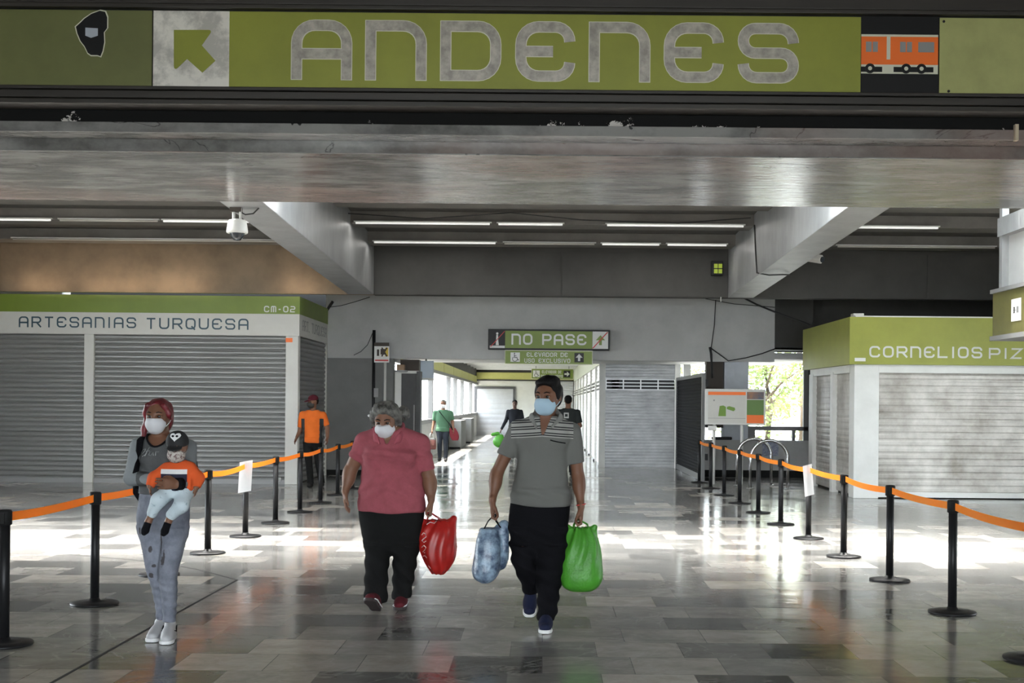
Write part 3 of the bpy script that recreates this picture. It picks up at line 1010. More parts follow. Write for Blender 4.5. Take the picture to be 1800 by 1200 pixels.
for i, (a, b) in enumerate((pm, pc)):
    boxo('post', MT['offwhite'], t, a, b, YK - .03, YK + .16, 0, z0, bevel=.008)
boxo('post', MT['offwhite'], t, kx1 - .12, kx1 - .01, YK + 3.05, YK + 3.15, 0, z0)
boxo('bottom_rail', MT['grey'], t, KW, pc[0], YK + .02, YK + .06, 0, .09)
boxo('shutter_lock', MT['steel'], t, I2W(482, 840, YK)[0], I2W(494, 840, YK)[0], YK - .01, YK + .03, .06, .14)
fk = Face((0, YK - .05, 0))
fk2 = Face((0, YK - .055, 0))
def kz(px, py): return I2W(px, py, YK)[1]
def kx(px): return I2W(px, 570, YK)[0]
bm = B()
lettering(bm, fk, 'ARTESANIAS', kx(35), kx(241), kz(138, 576), kz(138, 557), wr=.14, gap=.3)
build('lettering', bm, MT['teal'], t, label='dark teal lettering')
bm = B()
lettering(bm, fk, 'TURQUESA', kx(258), kx(438), kz(348, 579), kz(348, 559.5), wr=.14, gap=.3)
build('lettering', bm, MT['teal'], t, label='dark teal lettering')
bm = B()
lettering(bm, fk2, 'CM-02', kx(465), kx(520), kz(492, 549), kz(492, 538), wr=.17, gap=.3)
build('lettering', bm, MT['white'], t, label='small white lettering')
fs = Face((kx1, 0, 0), (0, 1, 0), (0, 0, 1), (1, 0, 0))
bm = B()
lettering(bm, fs, 'ART. TURQUESA', YK + .25, YK + 2.95, z0 + .12, z0 + .33, wr=.12, gap=.3)
build('lettering', bm, MT['grey'], t, label='faded grey lettering on the side band')
fp = Face((0, YK - .03, 0))
bm = B()
rect(bm, fp, kx(503), kx(515), kz(509, 601.5), kz(509, 594), 0, .003)
build('notice', bm, MT['orange'], t, label='small orange notice')

# ------------------------------------------------------------------ pizza kiosk (right)
YP = 21.9
px0 = I2W(1492, 600, YP)[0]
PE = 11.2
zb0, zt0 = I2W(1492, 640, YP)[1], I2W(1492, 557, YP)[1]
t = thing('pizza_kiosk', 'closed pizza kiosk with wide green name band and stained shutters', 'kiosk', (8.2, 24.0, 0))
boxo('name_band', MT['green'], t, px0, PE, YP - .06, YP + 3.9, zb0, zt0)
boxo('roof_edge', MT['white'], t, px0 + .1, PE, YP - .05, YP + .2, zt0, zt0 + .022)
qx = I2W(1502, 700, YP)[0]
qx2 = I2W(1546, 700, YP)[0]
YPs = YP + .03
boxo('post', MT['white'], t, qx, qx2, YPs, YPs + .35, 0, zb0, bevel=.008)
boxo('lintel', MT['white'], t, qx2, PE, YPs + .01, YPs + .2, zb0 - .14, zb0)
corrugated('roller_shutter', MT['dirty'], t, (qx2, YPs + .1), (PE, YPs + .1), 0.1, zb0 - .14, .115, 0.006, (0, -1), flat=True)
boxo('bottom_rail', MT['white'], t, qx2, PE, YPs + .04, YPs + .1, 0.02, .11)
corrugated('side_shutter', MT['dirty'], t, (qx + .06, YPs + 3.5), (qx + .06, YPs + .3), 0.04, zb0 - .12, .115, 0.006, (-1, 0), flat=True)
boxo('side_lintel', MT['white'], t, qx - .01, qx + .1, YPs + .3, YPs + 3.6, zb0 - .14, zb0)
boxo('post', MT['white'], t, qx - .02, qx + .1, YPs + 1.55, YPs + 1.75, 0, zb0 - .1)
boxo('post', MT['white'], t, qx - .02, qx + .1, YPs + 3.3, YPs + 3.65, 0, zb0 - .1)
fz = Face((0, YP - .06, 0))
def zx(px): return I2W(px, 620, YP)[0]
def zz(px, py): return I2W(px, py, YP)[1]
bm = B()
lettering(bm, fz, 'CORNELIOS', zx(1526.5), zx(1724.5), zz(1625, 629), zz(1625, 609), wr=.16, gap=.26)
build('lettering', bm, MT['offwhite'], t, label='off-white lettering')
bm = B()
lettering(bm, fz, 'PIZZAS', zx(1736), zx(1872), zz(1790, 631), zz(1790, 612), wr=.16, gap=.26)
build('lettering', bm, MT['offwhite'], t, label='off-white lettering')
bm = B()
rect(bm, fz, zx(1501), zx(1520), zz(1510, 635), zz(1510, 629), 0, .004)
build('notice', bm, MT['white'], t)
o = boxo('roof_box', MT['white'], None, zx(1502), zx(1521), YP + .1, YP + .3, zt0 + .022, zt0 + .075, bevel=.01)
tag(o, 'small white box lying on the roof edge of the pizza kiosk', 'box')

# ------------------------------------------------------------------ canopy of another kiosk, far right edge
XC = 5.9
YC1 = 16.5
def cz(px, py, k): return CAM_H - ((py - VPY) - ROLL * (px - VPX)) * k
ctop, cbot = 3.11, 2.55
t = thing('kiosk_canopy', 'olive green kiosk canopy band with small white tag under a white panel', 'canopy', (7.5, 14.0, cbot))
boxo('canopy_band', mat('canopy_olive', (0.10, 0.095, 0.025), .55, var=.15), t, XC, 9.0, 11.9, YC1, cbot, ctop)
bm = B()
bx(bm, XC - .03, 9.0, 11.9, YC1 + .03, ctop, ctop + .05)
bx(bm, XC - .03, 9.0, 11.9, YC1 + .03, cbot - .06, cbot)
build('canopy_trim', bm, MT['frame'], t)
boxo('wall_panel', MT['conc'], t, XC + .16, XC + .2, 12.0, YC1 - .1, ctop + .05, 3.86)
boxo('panel_post', MT['beam'], t, XC + .07, XC + .16, YC1 - .12, YC1 - .02, ctop + .05, 4.4)
boxo('panel_top', MT['beam'], t, XC + .05, XC + .3, 12.0, YC1, 3.86, 4.1)
boxo('kiosk_wall', MT['dirty'], t, XC + .75, 9.0, 12.0, YC1 - .3, 0.0, cbot - .06)
fc = Face((XC, 0, 0), (0, -1, 0), (0, 0, 1), (-1, 0, 0))
bm = B()
y0, y1 = -(XC / (1778 - 957 - 1.5) * 2200), -(XC / (1795 - 957 - 1.5) * 2200)
rect(bm, fc, y0, y1, 2.70, 2.98, 0, .004, 0)
lettering(bm, fc, 'B-II', y0 + .08, y1 - .08, 2.80, 2.88, wr=.2, d0=.004, d1=.006, mi=1)
build('number_tag', bm, [MT['white'], MT['black']], t, label='small white tag with black lettering')

# ------------------------------------------------------------------ signs on the header
YN = YH - .35
def hang_sign(name, label, cat, x0, x1, y0, y1, Y, group=None):
    cxm = (x0 + x1) / 2
    xa, xb = I2W(x0, (y0 + y1) / 2, Y)[0], I2W(x1, (y0 + y1) / 2, Y)[0]
    za, zb = I2W(cxm, y0, Y)[1], I2W(cxm, y1, Y)[1]
    t = thing(name, label, cat, ((xa + xb) / 2, Y + .1, zb), group)
    return t, xa, xb, zb, za
t, xa, xb, za, zb = hang_sign('no_entry_sign', 'green no-entry sign in a black frame, fixed to the pale header over the passage', 'sign', 858, 1072, 579, 615, YN)
bm = B()
bx(bm, xa, xb, YN, YN + .18, za, zb)
build('frame', bm, MT['black'], t, bevel=.01)
bm = B()
for x in (xa + .3, xb - .3):
    bx(bm, x - .03, x + .03, YN + .18, YH + .02, za + .1, za + .2)
build('bracket', bm, MT['black'], t)
fn = Face((0, YN, 0))
W = xb - xa
def nu(px): return xa + (px - 858) / (1072 - 858) * W
v0, v1 = za + .035, zb - .035
bm = B(); rect(bm, fn, nu(888), nu(1041), v0, v1, 0, .006); build('name_panel', bm, MT['green2'], t)
bm = B(); rect(bm, fn, nu(1041.5), nu(1069), v0, v1, 0, .006, 0)
ac = (nu(1055.5), (v0 + v1) / 2)
poly(bm, fn, [(ac[0] - .03, v0 + .08), (ac[0] + .03, v0 + .08), (ac[0] + .03, ac[1]), (ac[0] + .1, ac[1]), (ac[0], v1 - .08), (ac[0] - .1, ac[1]), (ac[0] - .03, ac[1])], .006, .008, 1)
stroke(bm, fn, [(nu(1042), v0 + .01), (nu(1068), v1 - .01)], .022, .008, .010, mi=2)
build('arrow_panel', bm, [MT['white'], MT['green2'], MT['red']], t, label='white panel with a green arrow struck through in red')
bm = B(); rect(bm, fn, nu(861), nu(887.5), v0, v1, 0, .004, 0)
rect(bm, fn, nu(861), nu(887.5), v0, v0 + .05, .004, .006, 1)
fc_ = nu(874)
disc(bm, fn, fc_, v1 - .06, .025, .004, .006, 1)
poly(bm, fn, [(fc_ - .03, v0 + .06), (fc_ + .035, v0 + .06), (fc_ + .025, v0 + .15), (fc_ + .015, v1 - .09), (fc_ - .02, v1 - .09)], .004, .006, 1)
stroke(bm, fn, [(nu(862), v0 + .02), (nu(887), v1 - .01)], .016, .006, .008, mi=2)
build('figure_panel', bm, [MT['black'], MT['white'], MT['red']], t, label='black panel with a small white figure struck through in red')
bm = B()
lettering(bm, fn, 'NO', nu(899), nu(936), v0 + .075, v1 - .06, wr=.17, gap=.22, d0=.006, d1=.009)
build('lettering', bm, MT['white'], t)
bm = B()
lettering(bm, fn, 'PASE', nu(953), nu(1031), v0 + .075, v1 - .06, wr=.17, gap=.22, d0=.006, d1=.009)
build('lettering', bm, MT['white'], t)

def lift_sign(label, x0, x1, y0, y1, Y, up, g):
    t, xa, xb, za, zb = hang_sign('lift_sign', label, 'sign', x0, x1, y0, y1, Y, g)
    W, H = xb - xa, zb - za
    ff = Face((0, Y, 0))
    bm = B(); bx(bm, xa, xb, Y + .004, Y + .1, za, zb); build('frame', bm, MT['edge'], t)
    bm = B(); rect(bm, ff, xa + .015, xb - .015, za + .015, zb - .015, -.006, 0); build('panel', bm, MT['green2'], t)
    U = lambda q: xa + q * W
    V = lambda q: za + q * H
    bm = B()
    lettering(bm, ff, 'ELEVADOR', U(.25), U(.595), V(.54), V(.84), wr=.15, gap=.25)
    build('lettering', bm, MT['white'], t)
    bm = B()
    lettering(bm, ff, 'DE', U(.635), U(.715), V(.54), V(.84), wr=.15, gap=.25)
    build('lettering', bm, MT['white'], t)
    bm = B()
    lettering(bm, ff, 'USO', U(.225), U(.34), V(.12), V(.42), wr=.15, gap=.25)
    build('lettering', bm, MT['white'], t)
    bm = B()
    lettering(bm, ff, 'EXCLUSIVO', U(.385), U(.745), V(.12), V(.42), wr=.15, gap=.25)
    build('lettering', bm, MT['white'], t)
    bm = B()
    c = U(.845)
    q = H * .33
    rect(bm, ff, c - q, c + q, V(.5) - q, V(.5) + q, 0, .002, 0)
    A = [(-.08, -.24), (.08, -.24), (.08, 0), (.25, 0), (0, .27), (-.25, 0), (-.08, 0)]
    if not up:
        A = [(b, -a) for a, b in A]
    poly(bm, ff, [(c + a * H, V(.5) + b * H) for a, b in A], .002, .004, 1)
    build('arrow_panel', bm, [MT['black'], MT['white']], t, label='black square with a white arrow')
    bm = B()
    c = U(.12)
    rect(bm, ff, c - q, c + q, V(.5) - q, V(.5) + q, 0, .002, 0)
    h = H
    disc(bm, ff, c - .05 * h, V(.5) + .26 * h, .045 * h, .002, .004, 1)
    stroke(bm, ff, [(c - .06 * h, V(.5) + .2 * h), (c - .05 * h, V(.5) - .02 * h), (c + .12 * h, V(.5) - .02 * h), (c + .19 * h, V(.5) - .2 * h), (c + .26 * h, V(.5) - .17 * h)], .05 * h, .002, .004, mi=1)
    stroke(bm, ff, [(c - .055 * h, V(.5) + .1 * h), (c + .09 * h, V(.5) + .1 * h)], .04 * h, .002, .004, mi=1)
    stroke(bm, ff, [(c + (.17 * math.cos(a) - .02) * h, V(.5) + (.17 * math.sin(a) - .13) * h) for a in np.linspace(2.2, 6.0, 12)], .04 * h, .002, .004, mi=1)
    build('wheelchair_panel', bm, [MT['white'], MT['black']], t, label='white square with a black wheelchair symbol')
    for x in (xa + .2, xb - .2):
        boxo('hanger', MT['frame'], t, x - .015, x + .015, Y + .04, Y + .06, zb, zb + (.1 if up else .55))
lift_sign('green lift sign hanging under the framed no-entry sign', 887, 1042, 615.5, 640.5, YN + .02, True, None)
lift_sign('small green lift sign hanging deep inside the passage, above the walking man', 934, 1008, 648, 666, 55.0, False, None)

# sign on a pale pole beside the grey wall, and the black pole
YQ = 26.9
xp, _ = I2W(656.5, 700, YQ)
zp = I2W(656, 580, YQ)[1]
bm = B(); tube(bm, [(xp, YQ, .03), (xp, YQ, zp)], .035, 10)
t = thing('black_pole', 'tall black pole with a cable, standing before the grey wall', 'pole', (xp, YQ, 0))
build('pole', bm, MT['black'], t)
bm = B(); lathe(bm, [(.16, 0), (.16, .02), (.04, .035)], 20, (xp, YQ, 0)); build('base', bm, MT['black'], t)
xg, zg = I2W(661, 690, YQ)
boxo('meter_box', MT['grey'], t, xg - .04, xg + .06, YQ - .08, YQ - .03, zg - .1, zg + .1, bevel=.01, label='small steel box')
xq = I2W(677, 650, YQ)[0]
t = thing('warning_sign', 'white warning sign with dark top strip on a pale pole beside the black pole', 'sign', (xq, YQ, 0))
bm = B(); tube(bm, [(xq, YQ, .0), (xq, YQ, 2.75)], .03, 10); build('pole', bm, MT['white'], t)
sa, sb_ = I2W(658.5, 600, YQ)[0], I2W(685, 600, YQ)[0]
zs0, zs1 = I2W(671, 637, YQ)[1], I2W(671, 602, YQ)[1]
fq = Face((0, YQ - .05, 0))
bm = B()
rect(bm, fq, sa, sb_, zs0, zs1, -.015, 0, 0)
rect(bm, fq, sa, sb_, zs1 - .08, zs1, 0, .002, 1)
rect(bm, fq, sa + .02, sb_ - .02, zs0 + .03, zs0 + .06, 0, .002, 4)
w = sb_ - sa
rect(bm, fq, sa + .18 * w, sa + .33 * w, zs0 + .14, zs0 + .28, 0, .002, 1)
rect(bm, fq, sa + .42 * w, sa + .72 * w, zs0 + .17, zs0 + .29, 0, .002, 1)
rect(bm, fq, sa + .72 * w, sa + .93 * w, zs0 + .13, zs0 + .32, 0, .002, 3)
stroke(bm, fq, [(sa + .5 * w, zs0 + .13), (sa + .85 * w, zs0 + .32)], .03, .002, .003, mi=1)
stroke(bm, fq, [(sa + .5 * w, zs0 + .32), (sa + .85 * w, zs0 + .13)], .03, .002, .003, mi=1)
build('plate', bm, [MT['white'], MT['brown'], MT['grey'], mat('yellow_paint', (.6, .42, .04), .5), MT['red']], t)

# dark door, pale strip and boxes at the left jamb of the passage
YD = 27.95
def dx(px): return I2W(px, 750, YD)[0]
t = thing('folding_door', 'dark folded door leaf with a pale edge strip, left jamb of the passage', 'door', (-2.9, YD, 0))
boxo('edge_strip', MT['white'], t, dx(690), dx(705), YD, YD + .06, 0, 2.25)
boxo('leaf', mat('dark_door', (.035, .035, .036), .5, var=.3), t, dx(705), dx(731), YD - .02, YD + .1, 0, 2.3)
boxo('leaf', MATS['dark_door'], t, dx(732), dx(739), YD - .05, YD + .3, 0, 2.3)
boxo('handle', MT['grey'], t, dx(728) - .012, dx(728) + .012, YD - .06, YD - .03, .7, 1.55)
boxo('head_rail', MT['white'], t, dx(690), dx(735), YD - .04, YD + .06, 2.25, 2.31)
o = boxo('roller_housing', MT['brown'], None, dx(703), dx(736), YD - .02, YD + .3, 2.312, 2.56)
tag(o, 'dark brown roller housing above the folded door leaf', 'housing')
a, b = I2W(697, 655, YD - .2)
o = boxo('cardboard_box', MT['card'], None, dx(699), dx(712), YD - .28, YD - .05, 2.315, 2.44, bevel=.006)
tag(o, 'small cardboard box on a shelf above the folded door leaf', 'box')
o = boxo('shelf', MT['grey'], None, dx(688), dx(716), YD - .32, YD - .02, 2.285, 2.315)
tag(o, 'narrow grey shelf above the folded door leaf', 'shelf')
YX = 29.0
a, z0_ = I2W(735, 668, YX)
b, z1_ = I2W(762, 634, YX)
t = thing('light_box', 'pale blue hanging light box at the left side of the passage', 'sign', ((a + b) / 2, YX, z0_))
boxo('face', MT['paleblue'], t, a, b, YX, YX + .12, z0_ + .05, z1_)
boxo('hanger', MT['frame'], t, (a + b) / 2 - .02, (a + b) / 2 + .02, YX + .04, YX + .08, z1_, HB + .07)
boxo('lower_rail', MT['white'], t, a - .08, b, YX - .02, YX + .14, z0_, z0_ + .05)

# ------------------------------------------------------------------ cameras, emergency light
YM = 14.9
xm, zm = I2W(417, 410, YM)
k = YM / FPX
t = thing('dome_camera', 'white dome security camera hanging from two pipes at the silver beam', 'camera', (xm, YM, zm))
bm = B()
lathe(bm, [(17.5 * k, 0), (18.5 * k, 1.5 * k), (18.5 * k, 5 * k), (16 * k, 20 * k), (14 * k, 23 * k), (7 * k, 25 * k)], 28, (xm, YM, zm))
build('housing', bm, MT['white'], t)
bm = B()
lathe(bm, [(.003, -13 * k), (6 * k, -12 * k), (10 * k, -7.5 * k), (13 * k, -1 * k), (14 * k, 0.5 * k)], 24, (xm, YM, zm))
build('dome', bm, MT['dome'], t)
for dx_ in (-6.5, 5.5):
    bm = B()
    tube(bm, [(xm + dx_ * k, YM, zm + 23 * k), (xm + dx_ * k, YM, 3.92)], .0185, 10)
    build('pipe', bm, MT['white'], t)
boxo('mount', MT['brown'], t, xm - .08, xm + .05, YM - .05, YM + .05, 3.86, 3.91)
bm = B()
tube(bm, [(xm + 5 * k, YM, zm + 38 * k), (xm + 14 * k, YM, zm + 33 * k), (xm + 28 * k, YM, zm + 35 * k), (xm + 37 * k, YM, zm + 44 * k), (xm + 39 * k, YM, zm + 54 * k)], .009, 6)
build('cable', bm, MT['cable'], t)

YM = 20.5
xm, zm = I2W(1437, 456, YM)
t = thing('bullet_camera', 'small white bullet camera fixed to the side of the silver beam over the pizza kiosk', 'camera', (xm, YM, zm))
bm = B()
tube(bm, [(xm - .2, YM + .18, zm + .07), (xm + .05, YM - .1, zm - .01)], .075, 4)
build('housing', bm, MT['offwhite'], t, bevel=.01)
bm = B()
tube(bm, [(xm + .051, YM - .101, zm - .011), (xm + .062, YM - .113, zm - .014)], .05, 10)
build('lens', bm, MT['dome'], t)
bm = B()
tube(bm, [(xm - .15, YM + .12, zm + .06), (4.0, YM + .15, zm + .14), (3.97, YM + .15, zm + .14)], .02, 6)
build('bracket', bm, MT['white'], t)

YM = 23.8
xm, zm = I2W(1262, 471, YM)
t = thing('emergency_light', 'small black emergency light with green glowing squares beside the silver beam', 'light', (xm, YM, zm - .15))
boxo('housing', MT['black'], t, xm - .12, xm + .1, YM, YM + .13, zm - .14, zm + .14, bevel=.015)
boxo('bracket', MT['black'], t, xm - .03, xm + .03, YM + .13, 23.99, zm - .05, zm + .05)
bm = B()
fm = Face((0, YM, 0))
for i in (0, 1):
    for j in (0, 1):
        rect(bm, fm, xm - .075 + i * .085, xm - .005 + i * .085, zm - .10 + j * .1, zm - .02 + j * .1, 0, .008)
build('lens', bm, mat('green_lens', (.30, .38, .03), .3, emit=.25), t)
bm = B(); tube(bm, [(xm + .09, YM + .2, zm - .14), (xm + .09, YM + .2, zm - .62)], .012, 6)
build('conduit', bm, MT['white'], t)

# ------------------------------------------------------------------ cables
def cable(pts, r, label):
    bm = B()
    tube(bm, pts, r, 6)
    o = build('cable', bm, MT['cable'], None)
    tag(o, label, 'cable')
def hp(px, py, Y): 
    x, z = I2W(px, py, Y)
    return (x, Y, z)
Yc = YH - .03
cable([hp(1258, 527, Yc), hp(1256, 570, Yc), hp(1250, 612, Yc)], .010, 'dark cable dropping straight down the pale header')
cable([hp(1250, 612, Yc), hp(1264, 622, Yc), hp(1280, 634, Yc), hp(1310, 629, Yc), hp(1340, 621, Yc), hp(1362, 613, Yc)], .013, 'dark cable sagging sideways across the lower edge of the pale header')
cable([hp(1248, 610, Yc), hp(1250, 622, Yc - .02), hp(1251, 640, Yc), hp(1252, 664, Yc + .1)], .03, 'thick dark cable bundle hanging beside the info board')
cable([hp(1300, 520, Yc - .05), hp(1330, 535, Yc - .05), hp(1362, 548, Yc - .05), hp(1400, 562, Yc - .1), hp(1425, 571, Yc - .2)], .02, 'thick dark cable from the beam end to the pizza kiosk roof')
cable([hp(1240, 525, Yc), hp(1290, 534, Yc), hp(1362, 540, Yc)], .008, 'thin wire along the top of the pale header')
cable([hp(577, 540, Yc), hp(600, 537, Yc), hp(625, 530, Yc), hp(650, 522, Yc)], .008, 'thin wire between the craft kiosk corner and the beam end')
cable([hp(575, 545, Yc - .05), hp(580, 537, Yc - .05), hp(585, 530, Yc - .1)], .03, 'short dark cable stub at the craft kiosk corner')
cable([hp(655, 585, YQ), hp(646, 606, YQ), hp(634, 618, YQ), hp(622, 624, YQ)], .008, 'thin wire hanging from the top of the black pole')
xb2 = 3.49
bm = B()
cable([(xb2 - .01, 20.9, 4.62), (xb2 - .015, 20.75, 4.2), (xb2 - .012, 20.6, 3.79), (xb2 + .12, 20.2, 3.715), (xb2 + .3, 20.1, 3.715), (xb2 + .47, 20.35, 3.74)], .013, 'dark cable looping under the silver beam beside the emergency light')
Yt = RIBS[2] - .25
zc = roof_z(Yt) + .02
cable([(I2W(600, 370, Yt)[0], Yt, zc + .1), (-2.0, Yt, zc + .02), (-.6, Yt, zc + .13), (.6, Yt, zc + .02), (2.2, Yt, zc - .02), (3.4, Yt, zc + .08)], .009, 'thin wire sagging below the ceiling ribs before the lit tubes')

# ------------------------------------------------------------------ info board and steel hoops
YI = 25.4
xa, za = I2W(1239, 746, YI)
xb, zb = I2W(1346, 684, YI)
t = thing('info_board', 'white framed station map board with orange strip and green patches on two legs', 'board', ((xa + xb) / 2, YI, 0))
boxo('frame', MT['white'], t, xa, xb, YI, YI + .06, za, zb, bevel=.008)
fb = Face((0, YI, 0))
U = lambda q: xa + q * (xb - xa)
V = lambda q: za + q * (zb - za)
pg = mat('map_green', (.14, .26, .03), .5)
bm = B()
rect(bm, fb, U(.05), U(.67), V(.05), V(.95), 0, .003, 0)
rect(bm, fb, U(.05), U(.67), V(.83), V(.92), .003, .005, 1)
stroke(bm, fb, [(U(.05), V(.18)), (U(.67), V(.18))], .008, .003, .005, mi=3)
poly(bm, fb, [(U(.22), V(.24)), (U(.345), V(.24)), (U(.345), V(.5)), (U(.30), V(.54)), (U(.24), V(.52))], .003, .005, 2)
poly(bm, fb, [(U(.36), V(.44)), (U(.47), V(.38)), (U(.5), V(.42)), (U(.49), V(.48)), (U(.40), V(.52)), (U(.36), V(.5))], .003, .005, 2)
rect(bm, fb, U(.135), U(.16), V(.66), V(.70), .003, .005, 3)
build('map_sheet', bm, [MT['offwhite'], MT['orange'], pg, MT['grey']], t)
bm = B()
rect(bm, fb, U(.69), U(.97), V(.05), V(.95), 0, .003, 0)
rect(bm, fb, U(.69), U(.97), V(.05), V(.28), .003, .005, 1)
rect(bm, fb, U(.69), U(.97), V(.28), V(.7), .003, .005, 2)
rect(bm, fb, U(.69), U(.97), V(.72), V(.92), .003, .005, 3)
build('poster', bm, [MT['offwhite'], MT['orange'], mat('poster_green', (.11, .2, .05), .5), mat('poster_blue', (.08, .1, .14), .5, col2=(.3, .15, .08), scale=5)], t, label='poster in slate blue, green and orange bands')
for q in (.16, .62):
    bm = B(); tube(bm, [(U(q), YI + .07, 0.0), (U(q), YI + .07, zb - .1)], .03, 10); build('leg', bm, MT['white'], t)
boxo('collar', MT['white'], t, U(.06), U(.2), YI + .02, YI + .1, za - .12, za - .02, bevel=.01)

def hoop(x0, x1, yy, h, lab):
    t = thing('steel_hoop', lab, 'barrier', ((x0 + x1) / 2, yy, 0), 'steel hoop barriers by the window')
    r = (x1 - x0) / 2
    pts = [(x0, yy, 0)] + [((x0 + x1) / 2 - r * math.cos(a), yy, h - r + r * math.sin(a)) for a in np.linspace(0, math.pi, 17)] + [(x1, yy, 0)]
    bm = B(); tube(bm, pts, .033, 12); build('hoop', bm, MT['steel'], t)
    for x in (x0, x1):
        bm = B(); lathe(bm, [(.07, 0), (.07, .012), (.036, .02)], 16, (x, yy, 0)); build('foot_plate', bm, MT['steel'], t)
YO = 24.3
x0, x1 = I2W(1319, 815, YO)[0], I2W(1385, 815, YO)[0]
hoop(x0, x1, YO, I2W(1350, 773.5, YO)[1], 'steel hoop barrier before the low window wall, nearer of the two')
hoop(x0 - .12, x1 - .16, YO + .9, I2W(1350, 771, YO + .9)[1], 'steel hoop barrier before the low window wall, farther of the two')
o = boxo('sensor_box', MT['black'], None, 3.75, 4.2, YW - .05, YW + .1, .832, .9, bevel=.02)
tag(o, 'small dark bundle lying on the low wall under the info board', 'bundle')
x, z = I2W(1353, 791, YW - .1)
o = boxo('notice', mat('notice_blue', (.16, .18, .28), .5, col2=(.4, .42, .5), scale=30), None, x - .16, x + .2, YW - .075, YW - .055, .48, .80)
tag(o, 'blue and white notice on the low wall, seen through the steel hoops', 'notice')

# ------------------------------------------------------------------ belt stanchions
def stanchion_parts():
    bm = B()
    lathe(bm, [(.182, 0), (.185, .006), (.182, .016), (.12, .024), (.045, .030), (.036, .05)], 36)
    base = build('base', bm, MT['black'], None, local=True)
    bm = B(); lathe(bm, [(.034, .03), (.034, .80)], 20); pole = build('pole', bm, MT['black'], None, local=True)
    bm = B(); lathe(bm, [(.036, .785), (.045, .79), (.045, .875), (.040, .885), (.02, .888)], 20)
    bx(bm, -.018, .018, -.052, .052, .80, .868)
    head = build('belt_head', bm, MT['rubber'], None, local=True)
    return [base, pole, head]
def belt(L, sag, mid=0.0):
    bm = B()
    n = 16
    fr = []
    for i in range(n + 1):
        t_ = i / n
        y = .045 + t_ * (L - .09)
        z = .837 - sag * 4 * t_ * (1 - t_)
        x = .004 * math.sin(t_ * 7)
        fr.append([bm.verts.new((x + d, y, z + s)) for d, s in ((-.0012, -.029), (.0012, -.029), (.0012, .029), (-.0012, .029))])
    for a, b in zip(fr, fr[1:]):
        for i in range(4):
            bm.faces.new((a[i], b[i], b[(i + 1) % 4], a[(i + 1) % 4])).smooth = False
    return build('belt', bm, MT['tape'], None, local=True)
proto = stanchion_parts()
used = False
ORD = ['first', 'second', 'third', 'fourth', 'fifth', 'sixth', 'seventh', 'eighth', 'ninth', 'tenth', 'last']
def stanchion(x, y, nxt, label, group):
    global used
    t = thing('belt_stanchion', label, 'stanchion', (x, y, 0), group)
    for p in proto:
        if not used:
            c = p
        else:
            c = p.copy()
            COL.objects.link(c)
        c.parent = t
    used = True
    if nxt:
        L = math.hypot(nxt[0] - x, nxt[1] - y)
        b = belt(L, .012 + .018 * random.random())
        b.parent = t
        b.rotation_euler = (0, 0, -math.atan2(nxt[0] - x, nxt[1] - y))
        b['label'] = 'orange belt'
    return t
right = [(3.155, 2200 * .00366)] + [(3.22, 2200 * (.00366 + .000812 * i)) for i in range(1, 11)]
left = [(-3.54, 2200 * (.00374 + .000755 * i)) for i in range(0, 10)]
for i, (x, y) in enumerate(right):
    lab = 'black belt stanchion in the pizza kiosk row, %s one counted from the camera' % ORD[i]
    if i == 4: lab = 'black belt stanchion carrying a white sheet, pizza kiosk row'
    stanchion(x, y, right[i + 1] if i + 1 < len(right) else None, lab, 'belt stanchions on the pizza kiosk side')
for i, (x, y) in enumerate(left):
    lab = 'black belt stanchion in the craft kiosk row, %s one counted from the camera' % ORD[i]
    if i == 4: lab = 'black belt stanchion carrying a white sheet, craft kiosk row'
    stanchion(x, y, left[i + 1] if i + 1 < len(left) else (-3.54, 24.9), lab, 'belt stanchions on the craft kiosk side')

def sheet(x, y, w, z0, z1, tilt, lab):
    bm = B()
    n, m = 5, 8
    g = {}
    for s in (0, 1):
        for i in range(n + 1):
            for j in range(m + 1):
                u, v = i / n - .5, j / m
                g[s, i, j] = bm.verts.new((x + u * w + tilt * (v - .5), y - .062 - .012 * math.cos(u * 3) - .02 * (1 - v) ** 2 * abs(u) + s * .0012, z0 + v * (z1 - z0) + u * .03))
    for s in (0, 1):
        for i in range(n):
            for j in range(m):
                bm.faces.new((g[s, i, j], g[s, i + 1, j], g[s, i + 1, j + 1], g[s, i, j + 1]))
    o = build('paper_sheet', bm, MT['paper'], None)
    tag(o, lab, 'paper', 'white sheets taped to stanchions')
x, y = left[4]
sheet(x + .01, y, .155, .535, .90, .015, 'white paper sheet taped to a stanchion of the craft kiosk row')
x, y = right[4]
sheet(x - .02, y, .11, .53, .90, -.03, 'white paper sheet taped to a stanchion of the pizza kiosk row')

